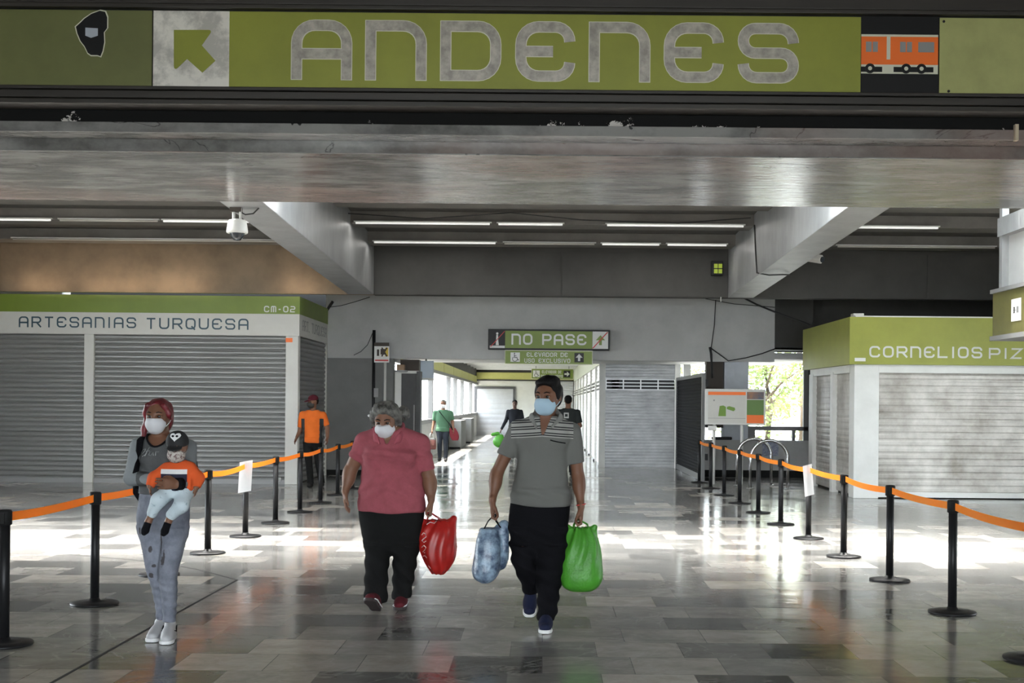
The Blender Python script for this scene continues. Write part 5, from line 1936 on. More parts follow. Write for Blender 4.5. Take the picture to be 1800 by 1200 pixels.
# trousers
s = Solid((-.30, -.30, .03), (.28, .36, 1.02), h)
s.loft(hips, .05)
s.loft(legL, .04, grow=.002)
s.loft(legR, .025, grow=.002)
s.fold(lambda x, y, z: noise3(5, 30, 30, 16)(x, y, z) * .008 + .006 * np.sin(z * 60 + x * 30) * (z < .75))
s.mesh('trousers', BLACKCLOTH, man)
# shoes
for nm, heel, toe in (('l', T.p(932, 1064, .27), T.p(930, 1089, .06)), ('r', (T.x(960), .07, .003), (T.x(958), -.215, .003))):
    s = Solid(np.minimum(heel, toe) - .12, np.maximum(heel, toe) + np.array((.12, .12, .22)), h)
    Pq, d, n = shoe(s, heel, toe, 1.05)
    s.clip(np.array(heel) + n * .012, -n)
    sh = s.mesh('shoe', NAVY, man)
    sole(np.array(heel) + n * .0, np.array(toe), sh, WHITESOLE, sc=1.05)
    bm = B()
    for q in (.38, .47, .56):
        c = Pq(q, .088 - q * .055)
        tube(bm, [c + np.array((-.045, 0, -.012)), c + np.array((-.02, -.005, .006)), c + np.array((.02, -.005, .006)), c + np.array((.045, 0, -.012))], .004, 5)
    build('laces', bm, WHITESOLE, sh, local=True)
# hair
s = Solid(np.array(hc) - .2, np.array(hc) + .24, .005)
s.ell(P(0, .20, .62), (r * 1.08, r * 1.22, r * 1.05), .02, rot=e)
s.ell(P(.0, -.35, 1.28), (r * .92, r * .75, r * .42), .04, rot=e)
s.ell(P(.25, -.1, 1.55), (r * .7, r * .7, r * .28), .04, rot=e)
s.ell(P(0, .72, .05), (r * .86, r * .62, r * .95), .03, rot=e)
for q in (-1, 1):
    s.ell(P(q * .92, -.08, .42), (r * .16, r * .36, r * .55), .02, rot=e)
s.ell(P(0, -.95, .30), (r * .86, r * .72, r * .62), .02, '-', rot=e)
s.ell(P(0, -1.3, .65), (r * .70, r * .62, r * .36), .03, '-', rot=e)
s.fold(lambda x, y, z: noise3(9, 110, 110, 110)(x, y, z) * .006)
s.mesh('hair', HAIRB, man)
mask(P, r, e, man, MASKBLUE)
# wrist band
bm = B()
c = T.p(1019, 886, -.038)
tube(bm, [(c[0] + .033 * math.cos(a), c[1] + .033 * math.sin(a), c[2] + .006 * math.cos(a)) for a in np.linspace(0, 2 * math.pi, 17)], .004, 5)
build('wrist_band', bm, MT['red'], man, local=True)

def to_thing(o_list, t):
    for o in o_list:
        o.parent = t

# green bag in the man's hand (viewer's right)
def bag(name, label, cat, T, own, rows, y, m, folds, hpts, hm, hr=.006, e=2.5, seed=1, extra=None, grp=None):
    """carried bag; own = the carrier's base; rows in photo pixels"""
    zb = T.z(rows[-1][0])
    base = own.location + Vector((T.x((rows[0][1] + rows[0][2]) / 2), y, zb))
    off = base - own.location
    t = thing(name, label, cat, base, grp)
    R = [(T.z(p) - off.z, T.x((a + b) / 2) - off.x, 0, (b - a) / 2 * T.k, d) for p, a, b, d in rows]
    A = np.array(R)
    hh = .006 if T.k < .006 else .010
    s = Solid(((A[:, 1] - A[:, 3]).min() - .06, -A[:, 4].max() - .06, A[:, 0].min() - .03), ((A[:, 1] + A[:, 3]).max() + .06, A[:, 4].max() + .06, A[:, 0].max() + .08), hh)
    s.loft(R, .02, e=e)
    if extra: extra(s, lambda px, py, yy=0.0: (T.x(px) - off.x, yy, T.z(py) - off.z))
    s.fold(folds)
    b = s.mesh('sack', m, t)
    for pts in hpts:
        bag_handle('handle', [Vector(q) - off for q in pts], hr, hm, t)
    return t, b, s, off
gm = mat('green_woven_plastic', (.075, .34, .028), .42, var=.25, scale=7, trans=.15, bump=.25, bscale=60)
N1 = noise3(21, 20, 20, 9, 9)
g = gr_
bag('plastic_bag', 'bright green bulging shopping bag in the striped-shirt walker\'s hand', 'bag', T, man,
    [(929, 1000, 1040, .050), (940, 996, 1046, .08), (960, 989, 1053, .115), (985, 984, 1058, .135), (1005, 982.5, 1060, .14), (1022, 984, 1058, .135), (1034, 991, 1049, .11), (1040, 1002, 1040, .07)],
    .03, gm, lambda x, y, z: N1(x, y, z) * .012 + .008 * np.sin(np.arctan2(y, x) * 9 + 2 * np.sin(z * 12)) * np.clip((z - .12) / .25, 0, 1),
    [[T.p(1006, 930, dy), T.p(1008, 922, dy * .8), (g[0] - .006, dy * .5 + g[1] * .5, g[2] + .012), (g[0] + .006, dy * .5 + g[1] * .5, g[2] + .012), T.p(1031, 922, dy * .8), T.p(1033, 930, dy)] for dy in (-.0, .06)], gm, .009,
    extra=lambda s, q: (s.cap(q(1000, 935), q(997, 925), .03, .014, .02), s.cap(q(1040, 935), q(1044, 927), .03, .014, .02)))
# pale blue see-through bag
bm_ = mat('blue_clear_plastic', (.34, .46, .58), .25, col2=(.035, .05, .10), scale=13, contrast=(.38, .62), trans=.2, bump=.5, bscale=30)
N2 = noise3(33, 34, 34, 26, 9)
g = gl_
bag('plastic_bag', 'pale blue see-through shopping bag stuffed with goods, dark handles', 'bag', T, man,
    [(929, 842, 872, .045), (942, 838, 876, .08), (965, 834, 878, .10), (990, 831, 877, .11), (1008, 830, 875, .105), (1020, 837, 868, .08), (1025, 845, 862, .05)],
    -.02, bm_, lambda x, y, z: N2(x, y, z) * .014,
    [[T.p(850, 930, dy - .02), T.p(856, 918, dy * .7), (g[0] - .004, dy * .4 + g[1] * .6, g[2] + .012), (g[0] + .004, dy * .4 + g[1] * .6, g[2] + .012), T.p(870, 917, dy * .7), T.p(879, 928, dy)] for dy in (-.03, .04)], BLACKCLOTH, .007, e=2.2,
    extra=lambda s, q: (s.cap(q(880, 935, .06), q(884, 965, .08), .055, .075, .02), s.cap(q(884, 965, .08), q(878, 992, .06), .075, .045, .02), s.cap(q(884, 925, .05), q(881, 935, .05), .04, .05, .02)))

# ------------------------------------------------------------------ grey-haired woman in the pink polo shirt
T = Px(685, 1073, .00444)
wom = person(T, 'person with grey hair in pink polo shirt and dark trousers carrying a red bag')
r = .088
hc = (T.x(677), -.05, T.z(765) + 1.16 * r)
s = Solid((-.42, -.40, -.01), (.42, .36, 1.72), h)
P, e = face(s, hc, r, -8, 17)
s.cap((T.x(683), .02, T.z(772)), (T.x(679), .0, T.z(748)), .068, .062, .03)
tor = rings(T, [(897, 630, 745, .185), (872, 631, 744, .195), (845, 634, 740, .19), (815, 635, 733, .165), (792, 632, 738, .16), (773, 634, 738, .13), (760, 645, 727, .10), (752, 660, 706, .08)])
s.loft(tor, .03, grow=-.01)
sl, sr_ = T.p(638, 780), T.p(735, 782)
el, er = T.p(613, 830, .03), T.p(753, 846, .02)
wl, wr_ = T.p(605.5, 866, -.02), T.p(757, 880, -.04)
for a, b, w in ((sl, el, wl), (sr_, er, wr_)):
    s.cap(a, b, .066, .050, .03)
    s.cap(b, w, .048, .030, .02)
    s.ell(tuple(np.array(b) * .7 + np.array(w) * .3), (.05, .05, .075), .03)
hand(s, wl, (0.03, -.06, -1), 1, False, 1.02)
g = hand(s, wr_, (0.0, -.02, -1), -1, True, 1.02)
hips = rings(T, [(978, 676, 702, .05), (964, 648, 731, .10), (948, 637, 740, .14), (930, 633, 741, .165), (905, 629, 744, .18), (880, 629, 745, .18)])
legL = [(T.z(955), T.x(664), -.01, .112, .125), (T.z(981), T.x(663), -.05, .094, .105), (T.z(1015), T.x(662), -.06, .088, .10), (T.z(1046), T.x(662), -.05, .086, .10), (T.z(1060), T.x(663), -.04, .082, .095)]
legR = [(T.z(955), T.x(712), .0, .112, .125), (T.z(981), T.x(711), .02, .096, .105), (T.z(1015), T.x(708), .06, .084, .095), (T.z(1046), T.x(704), .10, .072, .088), (T.z(1056), T.x(703), .10, .070, .085)]
s.loft(hips, .03, grow=-.03); s.loft(legL, .03, grow=-.02); s.loft(legR, .03, grow=-.02)
s.mesh('body', SKIN2, wom)
eyes(P, r, wom, e)
s = Solid((-.38, -.32, .70), (.40, .27, 1.50), h)
s.loft(tor, .03, grow=.006)
for px in (664, 708):
    s.ell(T.p(px, 806, -.125), (.098, .085, .085), .05)
s.ell(T.p(688, 862, -.06), (.22, .15, .13), .06)
s.loft(rings(T, [(902, 630, 745, .19), (885, 629, 746, .198), (870, 631, 744, .198)]), .03)
s.cap(sl, T.p(624, 810, .012), .084, .066, .035, c1=True)
s.cap(sr_, T.p(746, 829, .015), .084, .070, .035, c1=True)
NP = noise3(8, 22, 22, 20, 8)
s.fold(lambda x, y, z: NP(x, y, z) * .011 + .006 * np.sin(z * 62 + np.abs(x) * 40) * np.exp(-((z - T.z(860)) / .09) ** 2) + .005 * np.sin(z * 95 + x * 12) * np.exp(-((z - T.z(800)) / .05) ** 2))
s.ell((T.x(681), -.02, T.z(752)), (.10, .11, .055), .012, '-')
s.cap(T.p(682, 757, -.10), T.p(681, 779, -.145), .05, .012, .006, '-', flat=(1, 2.6, 1))
sh = s.mesh('polo_shirt', PINK, wom)
for q in (-1, 1):
    s2 = Solid((-.24, -.26, 1.22), (.24, .14, 1.48), h)
    s2.chain([(*T.p(683, 750, .09), .018), (*T.p(683 + q * 21, 752, .05), .022), (*T.p(682 + q * 25, 760, -.04), .028), (*T.p(682 + q * 20, 772, -.135), .026), (*T.p(682 + q * 13, 780, -.165), .012)], .015, flat=(.7, .7, 1.3))
    s2.mesh('collar', PINKC, sh)
s = Solid((-.32, -.32, .02), (.32, .30, .92), h)
s.loft(hips, .05); s.loft(legL, .04, grow=.002); s.loft(legR, .025, grow=.002)
NT = noise3(6, 24, 24, 14, 8)
s.fold(lambda x, y, z: NT(x, y, z) * .009 + .006 * np.sin(z * 48 + x * 36) * (z < .5))
s.mesh('trousers', CHARCOAL, wom)
for heel, toe in ((T.p(664, 1073, -.09), (T.x(657), -.31, .115)), ((T.x(703), .17, .003), (T.x(703), -.08, .003))):
    s = Solid(np.minimum(heel, toe) - .12, np.maximum(heel, toe) + np.array((.12, .12, .22)), h)
    Pq, d, n = shoe(s, heel, toe, 1.05)
    s.clip(np.array(heel) + n * .012, -n)
    o = s.mesh('shoe', MAROON, wom)
    sole(heel, toe, o, mat('dark_rubber_sole', (.03, .02, .02), .7), sc=1.05)
    bm = B()
    a = np.array(heel) + n * .03; b = np.array(toe) + n * .028
    for q in (-1, 1):
        v = np.cross(d, n) * q
        tube(bm, [a + d * .01 + v * .046, a + d * .10 + v * .046, a + d * .19 + v * .052, b - d * .02 + v * .03], .005, 5)
    build('white_trim', bm, WHITESOLE, o, local=True)
s = Solid(np.array(hc) - .22, np.array(hc) + .24, .005)
s.ell(P(0, .22, .70), (r * 1.18, r * 1.22, r * 1.02), .02, rot=e)
s.ell(P(.05, -.30, 1.20), (r * .98, r * .75, r * .50), .04, rot=e)
s.ell(P(0, .75, .1), (r * 1.0, r * .7, r * 1.0), .03, rot=e)
for q in (-1, 1):
    s.ell(P(q * 1.08, .0, .40), (r * .30, r * .55, r * .72), .03, rot=e)
    s.ell(P(q * 1.12, .1, -.1), (r * .24, r * .4, r * .4), .03, rot=e)
s.ell(P(0, -1.05, .25), (r * .84, r * .75, r * .66), .02, '-', rot=e)
s.ell((T.x(706), .03, T.z(729)), (.048, .05, .058), .02)
NH = noise3(15, 90, 90, 90, 10)
s.fold(lambda x, y, z: NH(x, y, z) * .016)
s.mesh('hair', HAIRG, wom)
mask(P, r, e, wom, MASKWHITE)
bm = B(); bmesh.ops.create_uvsphere(bm, u_segments=10, v_segments=8, radius=.010)
bm.transform(Matrix.Translation(T.p(646, 733, -.02)))
build('earring', bm, WHITESOLE, wom, local=True)
rm = mat('red_bag_plastic', (.48, .018, .014), .38, var=.35, scale=6, trans=.12)
wm = mat('white_print', (.7, .66, .62), .5)
N3 = noise3(44, 22, 22, 14, 9)
t, b_, ss, off = bag('shopping_bag', 'red plastic bag with white print in the grey-haired walker\'s hand', 'bag', T, wom,
    [(916, 744, 795, .045), (930, 739, 799, .09), (950, 737.5, 801, .115), (970, 739, 801, .12), (990, 746, 796, .11), (1004, 754, 786, .085), (1011, 758, 779, .05)],
    .0, rm, lambda x, y, z: N3(x, y, z) * .013 + .006 * np.sin(np.arctan2(y, x) * 8 + 3 * np.sin(z * 9)),
    [[T.p(748, 920, dy), T.p(750, 912, dy * .8), (g[0] - .004, dy * .5 + g[1] * .5, g[2] + .012), (g[0] + .006, dy * .5 + g[1] * .5, g[2] + .012), T.p(768, 911, dy * .8), T.p(779, 919, dy)] for dy in (-.04, .05)], rm, .007, e=2.4,
    extra=lambda s, q: (s.cap(q(790, 925), q(796, 913), .035, .018, .02), s.cap(q(744, 928), q(741, 918), .03, .016, .02)))
def skin_marks(s, off, T, strokes, w, m, parent, name, lift=.003):
    bm = B()
    for st_ in strokes:
        pts = []
        for px, py in st_:
            x, z = T.x(px) - off.x, T.z(py) - off.z
            y = s.front(x, z)
            if y is not None:
                pts.append((x, y - lift, z))
        if len(pts) > 1:
            tube(bm, pts, w, 5, flat=.5)
    return build(name, bm, m, parent, local=True)
skin_marks(ss, off, T, [[(742, 940), (745, 936), (749, 938), (750, 943), (746, 946), (742, 950), (746, 953), (750, 950)], [(742, 962), (746, 958), (750, 961), (748, 966), (744, 970), (748, 971)],
                        [(744, 978), (748, 976), (752, 979)], [(750, 996), (754, 994), (758, 998), (753, 1001), (755, 1004)], [(750, 922), (756, 918), (763, 920), (767, 916)]], .006, wm, b_, 'print')

# ------------------------------------------------------------------ red-haired woman with the baby
T = Px(286, 1121, .003857)
mum = person(T, 'person with red hair and white pointed mask in grey top, holding a baby')
r = .080
hc = (T.x(277), -.02, T.z(759) + 1.28 * r)
s = Solid((-.34, -.46, -.01), (.30, .30, 1.68), h)
P, e = face(s, hc, r, -3, 2)
s.cap((T.x(281), .02, T.z(780)), (T.x(278), .015, T.z(748)), .056, .050, .03)
tor = rings(T, [(866, 243, 329, .115), (835, 247, 325, .11), (805, 244, 328, .115), (786, 243, 331, .105), (772, 246, 327, .085), (763, 258, 310, .065)])
s.loft(tor, .03, grow=-.008)
sl, sr_ = T.p(243, 783), T.p(327, 786)
el, er = T.p(235, 838, -.07), T.p(335, 846, -.03)
wl, wr_ = T.p(278, 838, -.17), T.p(333, 844, -.315)
for a, b, w in ((sl, el, wl), (sr_, er, wr_)):
    s.cap(a, b, .044, .036, .03)
    s.cap(b, w, .036, .024, .02)
hand(s, wl, (.8, -.35, .05), (.3, -.9, 0), False, .92, (0, 0, 1))
hand(s, wr_, (-1, .03, .02), (0, 1, 0), False, .95, (0, 0, 1))
hips = rings(T, [(962, 272, 302, .04), (946, 247, 325, .08), (930, 242, 329, .105), (910, 239, 331, .125), (880, 241, 331, .12), (855, 244, 329, .115)])
legL = [(T.z(925), T.x(263), 0, .085, .095), (T.z(970), T.x(268), -.01, .064, .08), (T.z(1003), T.x(273), -.03, .047, .065), (T.z(1040), T.x(277), .02, .040, .055), (T.z(1070), T.x(279), .04, .034, .045), (T.z(1090), T.x(280), .04, .034, .042)]
legR = [(T.z(925), T.x(308), -.01, .085, .095), (T.z(970), T.x(303), -.04, .073, .085), (T.z(1003), T.x(300), -.07, .061, .07), (T.z(1040), T.x(300), -.05, .053, .06), (T.z(1070), T.x(300), -.04, .041, .05), (T.z(1090), T.x(299.5), -.04, .039, .046)]
s.loft(hips, .03, grow=-.02); s.loft(legL, .03, grow=-.008); s.loft(legR, .03, grow=-.008)
s.mesh('body', SKIN, mum)
eyes(P, r, mum, e)
GREYTOP = cloth('dark_heather_cloth', (.085, .088, .09), var=.2)
GREYSL = cloth('light_heather_cloth', (.22, .235, .245), var=.15)
s = Solid((-.30, -.40, .98), (.30, .20, 1.42), h)
s.loft(tor, .03, grow=.005)
s.ell(T.p(270, 806, -.085), (.07, .065, .065), .04); s.ell(T.p(304, 806, -.085), (.07, .065, .065), .04)
s.cap(sl, el, .058, .052, .03); s.cap(el, wl, .050, .037, .03, c1=True)
s.cap(sr_, er, .058, .050, .03); s.cap(er, T.p(337, 844, -.27), .048, .040, .03, c1=True)
NM = noise3(12, 30, 30, 22, 8)
s.fold(lambda x, y, z: NM(x, y, z) * .010)
s.ell((T.x(280), -.04, T.z(765)), (.078, .115, .075), .01, '-')
def pk(c):
    sl_ = (c[:, 0] < T.x(249)) | (c[:, 0] > T.x(324)) | (c[:, 1] < -.17)
    return np.where(sl_, 1, 0)
top = s.mesh('long_sleeve_top', [GREYTOP, GREYSL], mum, pick=pk)
skin_marks(s, Vector((0, 0, 0)), T, [[(252, 795), (256, 788), (261, 787), (259, 792), (254, 797), (258, 800), (262, 797)], [(263, 799), (266, 790), (268, 784)], [(262, 791), (270, 790)],
                          [(276, 792), (271, 792), (270, 797), (274, 798), (277, 792), (278, 798)], [(281, 798), (281, 791), (284, 792), (287, 791)]], .0045, mat('pale_print', (.28, .29, .29), .6), top, 'print')
bm = B()
tube(bm, [(T.x(280) + .082 * math.cos(a), -.03 + .10 * math.sin(a), T.z(775) + .045 * math.cos(a) ** 2 * 1.1 - .0 + (.012 if math.sin(a) > 0 else -.03) * abs(math.sin(a))) for a in np.linspace(0, 2 * math.pi, 33)], .007, 6)
build('neck_trim', bm, BLACKCLOTH, top, local=True)
bm = B(); tube(bm, [T.p(338, 844, -.28), T.p(331, 844, -.318)], .041, 14); build('dark_cuff', bm, BLACKCLOTH, top, local=True)
s = Solid((-.26, -.26, .10), (.26, .20, 1.06), h)
s.loft(hips, .045); s.loft(legL, .03, grow=.002); s.loft(legR, .022, grow=.002)
NJ = noise3(19, 34, 34, 30, 8)
s.fold(lambda x, y, z: NJ(x, y, z) * .007 + .0028 * np.sin(z * 120 + x * 20) * (z < .42))
def spots(m, items, col):
    """torn spots on the front (object x, z, half width, half height)"""
    nt = m.node_tree
    N, L = nt.nodes, nt.links
    p = N['Principled BSDF']
    cur = p.inputs['Base Color'].links[0].from_socket
    tc = N.new('ShaderNodeTexCoord')
    nz = N.new('ShaderNodeTexNoise')
    nz.inputs['Scale'].default_value = 60
    L.new(tc.outputs['Object'], nz.inputs['Vector'])
    best = None
    for x, z, a, b in items:
        mp = N.new('ShaderNodeMapping')
        mp.vector_type = 'TEXTURE'
        mp.inputs['Location'].default_value = (x, -.09, z)
        mp.inputs['Scale'].default_value = (a, .09, b)
        L.new(tc.outputs['Object'], mp.inputs['Vector'])
        ln = N.new('ShaderNodeVectorMath'); ln.operation = 'LENGTH'
        L.new(mp.outputs[0], ln.inputs[0])
        if best is None:
            best = ln.outputs['Value']
        else:
            mn = N.new('ShaderNodeMath'); mn.operation = 'MINIMUM'
            L.new(best, mn.inputs[0]); L.new(ln.outputs['Value'], mn.inputs[1])
            best = mn.outputs[0]
    ad = N.new('ShaderNodeMath'); ad.operation = 'ADD'
    L.new(best, ad.inputs[0]); L.new(nz.outputs['Fac'], ad.inputs[1])
    lt = N.new('ShaderNodeMapRange')
    lt.inputs[1].default_value, lt.inputs[2].default_value = 1.25, 1.6
    lt.inputs[3].default_value, lt.inputs[4].default_value = 1, 0
    L.new(ad.outputs[0], lt.inputs[0])
    mx = N.new('ShaderNodeMix'); mx.data_type = 'RGBA'
    L.new(lt.outputs[0], mx.inputs[0]); L.new(cur, mx.inputs[6])
    mx.inputs[7].default_value = (*col, 1)
    L.new(mx.outputs[2], p.inputs['Base Color'])
jm = mat('pale_denim', (.21, .225, .27), .85, col2=(.11, .12, .155), scale=9, contrast=(.3, .62), bump=.2, bscale=120)
spots(jm, [(T.x(px), T.z(py), a * T.k, b * T.k) for px, py, a, b in ((294, 981, 3.6, 11), (296, 976, 2.2, 14), (270, 962, 3.4, 6), (272, 1007, 5, 5), (289, 950, 1.8, 20), (251, 930, 2, 7), (277, 990, 4, 3))], (.05, .045, .05))
s.mesh('ripped_jeans', jm, mum)
for heel, toe in (((T.x(279), .085, .003), (T.x(277), -.16, .003)), ((T.x(299.5), .02, .003), (T.x(309), -.235, .003))):
    s = Solid(np.minimum(heel, toe) - .12, np.maximum(heel, toe) + np.array((.12, .12, .22)), h)
    Pq, d, n = shoe(s, heel, toe, .98)
    s.clip(np.array(heel) + n * .012, -n)
    o = s.mesh('sneaker', WHITESHOE, mum)
    sole(heel, toe, o, WHITESOLE, sc=1.02)
    bm = B()
    v = np.cross(d, n)
    for q in (-1, 1):
        c = Pq(.25, .075) + v * q * .043
        tube(bm, [c + n * .02 - d * .01, c - n * .015 + d * .02, c + n * .0 + d * .075], [.004, .008, .003], 5)
    build('side_mark', bm, BLACKCLOTH, o, local=True)
    bm = B()
    for q in (.42, .5, .58):
        c = Pq(q, .095 - q * .065)
        tube(bm, [c - v * .03 - n * .008, c, c + v * .03 - n * .008], .004, 5)
    build('laces', bm, WHITESOLE, o, local=True)
s = Solid(np.array(hc) - np.array((.2, .2, .32)), np.array(hc) + .22, .005)
s.ell(P(0, .18, .56), (r * 1.12, r * 1.22, r * 1.08), .02, rot=e)
s.ell(P(0, .75, -.2), (r * .98, r * .6, r * 1.3), .03, rot=e)
for q in (-1, 1):
    s.chain([(*P(q * .75, -.62, 1.0), r * .24), (*P(q * 1.02, -.35, .35), r * .20), (*P(q * 1.06, .0, -.4 if q < 0 else -.15), r * (.20 if q < 0 else .14))], .02)
s.chain([(*P(-1.06, .0, -.3), r * .24), (*P(-1.25, .0, -1.0), r * .26), (*P(-1.30, -.1, -1.75), r * .20), (*P(-1.1, -.2, -2.3), r * .10)], .02)
s.ell(P(0, -1.0, .10), (r * .80, r * .75, r * .98), .02, '-', rot=e)
NR = noise3(25, 140, 140, 30, 9)
s.fold(lambda x, y, z: NR(x, y, z) * .006)
s.mesh('hair', HAIRR, mum)
mask(P, r, e, mum, MASKWHITE, True)
# backpack
bp = thing('backpack', 'black backpack on the red-haired walker\'s back, strap over the shoulder', 'backpack', mum.location + Vector((0, .2, .95)))
o0 = Vector((0, .2, .95))
def rel(p): return Vector(p) - o0
s = Solid((-.2, -.12, 0), (.2, .12, .50), .008)
s.loft([(.02, 0, 0, .13, .06), (.1, 0, 0, .16, .085), (.3, 0, 0, .14, .08), (.40, 0, -.01, .08, .04)], .02, e=3)
s.mesh('sack', BLACKCLOTH, bp)
for pts in ([(252, 770, .09), (250, 765, -.0), (250, 772, -.085), (252, 790, -.128), (250, 812, -.13), (244, 835, -.11), (240, 856, -.02), (246, 862, .10)],
            [(312, 770, .09), (315, 767, -.0), (317, 777, -.09), (321, 792, -.12), (326, 830, -.11), (330, 856, -.02), (324, 862, .10)]):
    bm = B()
    tube(bm, [rel(T.p(*q)) for q in pts], .022, 8, flat=.4)
    build('strap', bm, BLACKCLOTH, bp, local=True)
for xx, y0, y1 in ((238, 852, 880), (330, 857, 876)):
    bm = B()
    hexa(bm, [rel(T.p(xx + a, b, c)) for a in (-5, 5) for c in (-.02, .02) for b in (y1 if a * (1 if xx < 280 else -1) > 0 else (y0 + y1) / 2, y0)])
    build('hip_flap', bm, BLACKCLOTH, bp, local=True)

# the baby
bz = T.z(934)
TB = Px(308, 934, T.k)
BY = -.205
bab = thing('baby', 'baby in black cap, orange jacket and pale blue trousers held on the arm', 'person', mum.location + Vector((T.x(308) + .058, BY, bz + .012)))
hb = .0048
r = .060
r = .0605
hc = (TB.x(311), -.02, TB.z(805) + 1.2 * r)
s = Solid((-.22, -.17, -.01), (.22, .13, .72), hb)
P, e = face(s, hc, r, 2, 14)
tor = rings(TB, [(860, 286, 337, .075), (842, 287, 337, .078), (826, 288, 336, .072), (814, 296, 330, .055), (808, 302, 322, .04)])
s.loft(tor, .02, grow=-.006)
aL = [(*TB.p(293, 822), .032), (*TB.p(272, 838, -.02), .027), (*TB.p(267, 852, -.05), .020)]
aR = [(*TB.p(332, 821), .032), (*TB.p(347, 838, -.02), .027), (*TB.p(346, 853, -.05), .020)]
s.chain(aL, .02); s.chain(aR, .02)
hand(s, aL[2][:3], (.05, -.1, -1), 1, False, .42); hand(s, aR[2][:3], (-.05, -.1, -1), -1, False, .42)
lL = [(*TB.p(298, 860, -.01), .046), (*TB.p(286, 874, -.10), .040), (*TB.p(274, 897, -.08), .026), (*TB.p(267, 912, -.08), .020), (*TB.p(264, 926, -.10), .019)]
lR = [(*TB.p(322, 862, -.01), .046), (*TB.p(324, 884, -.10), .040), (*TB.p(306, 900, -.08), .026), (*TB.p(301, 912, -.08), .020), (*TB.p(297, 927, -.10), .019)]
s.chain(lL, .02); s.chain(lR, .02)
s.mesh('body', SKIN2, bab)
eyes(P, r, bab, e, 10)
z = TB.z
jk = banded('baby_jacket_cloth', (.012, .013, .035), [(z(831), (.66, .66, .66)), (z(823), (.62, .085, .012))], .2, .62, .088, other=(.62, .085, .012))
s = Solid((-.24, -.13, .26), (.24, .12, .56), hb)
s.loft(tor, .02, grow=.006)
s.cap(aL[0][:3], aL[1][:3], .042, .037, .03); s.cap(aL[1][:3], aL[2][:3], .036, .029, .03, c1=True)
s.cap(aR[0][:3], aR[1][:3], .042, .037, .03); s.cap(aR[1][:3], aR[2][:3], .036, .029, .03, c1=True)
s.ell((TB.x(311), -.01, TB.z(807)), (.045, .05, .02), .01, '-')
s.fold(lambda x, y, z: noise3(31, 50, 50, 40)(x, y, z) * .004)
s.mesh('jacket', jk, bab)
s = Solid((-.22, -.18, .08), (.22, .12, .36), hb)
s.chain([(p[0], p[1], p[2], p[3] + .008) for p in lL[:3]], .02); s.chain([(p[0], p[1], p[2], p[3] + .008) for p in lR[:3]], .02)
s.loft(rings(TB, [(868, 287, 336, .075), (856, 286, 337, .08)]), .03)
s.fold(lambda x, y, z: noise3(37, 60, 60, 50)(x, y, z) * .005)
s.mesh('trousers', mat('pale_blue_print_cloth', (.50, .58, .62), .85, col2=(.26, .34, .40), scale=34, contrast=(.34, .40)), bab)
for q in (lL, lR):
    s = Solid(np.array(q[4][:3]) - .07, np.array(q[3][:3]) + .07, hb)
    s.cap(q[3][:3], q[4][:3], .024, .025, .01)
    s.cap(q[4][:3], np.array(q[4][:3]) + np.array((0, -.025, -.012)), .024, .020, .01)
    s.mesh('bootie', BLACKCLOTH, bab)
s = Solid(np.array(hc) - .15, np.array(hc) + .16, hb)
s.ell(P(0, .1, .62), (r * 1.22, r * 1.3, r * 1.25), .01, rot=e)
p0, p1 = Vector(P(0, 0, .30)), Vector(P(0, 0, -1))
s.clip(p0, p1 - p0)
s.ell(P(0, -1.25, .34), (r * .86, r * .75, r * .13), .01, rot=(e[0] + 14, 0, e[2]))
cap_ = s.mesh('cap', mat('black_cap_cloth', (.012, .012, .013), .8), bab)
# heart on the cap front
bm = B()
hs = [(16 * math.sin(a) ** 3 / 16, (13 * math.cos(a) - 5 * math.cos(2 * a) - 2 * math.cos(3 * a) - math.cos(4 * a)) / 16) for a in np.linspace(0, 2 * math.pi, 33)[:-1]]
pts3 = []
for a, b in hs:
    x, zz_ = TB.x(312) + a * 9 * T.k, TB.z(767) + b * 8 * T.k
    y = s.front(x, zz_)
    pts3.append((x, (y if y is not None else -.1) - .003, zz_))
c0 = bm.verts.new((TB.x(312), (s.front(TB.x(312), TB.z(767)) or -.1) - .003, TB.z(767)))
vv = [bm.verts.new(p) for p in pts3]
v2 = [bm.verts.new((p[0], p[1] + .006, p[2])) for p in pts3]
for i in range(len(vv)):
    j = (i + 1) % len(vv)
    bm.faces.new((c0, vv[j], vv[i]))
    bm.faces.new((vv[i], vv[j], v2[j], v2[i]))
build('heart_emblem', bm, WHITESOLE, cap_, local=True)
bm = B()
for q in (-1, 1):
    x, zz_ = TB.x(312) + q * 3.4 * T.k, TB.z(766)
    y = (s.front(x, zz_) or -.1) - .004
    disc(bm, Face((0, y, 0)), x, zz_, .009, 0, .002, 0, 12, ry=.007)
build('emblem_eyes', bm, BLACKCLOTH, cap_, local=True)
mask(P, r, e, bab, mat('patterned_baby_mask', (.48, .44, .40), .8, col2=(.13, .07, .07), scale=60, contrast=(.44, .50)))
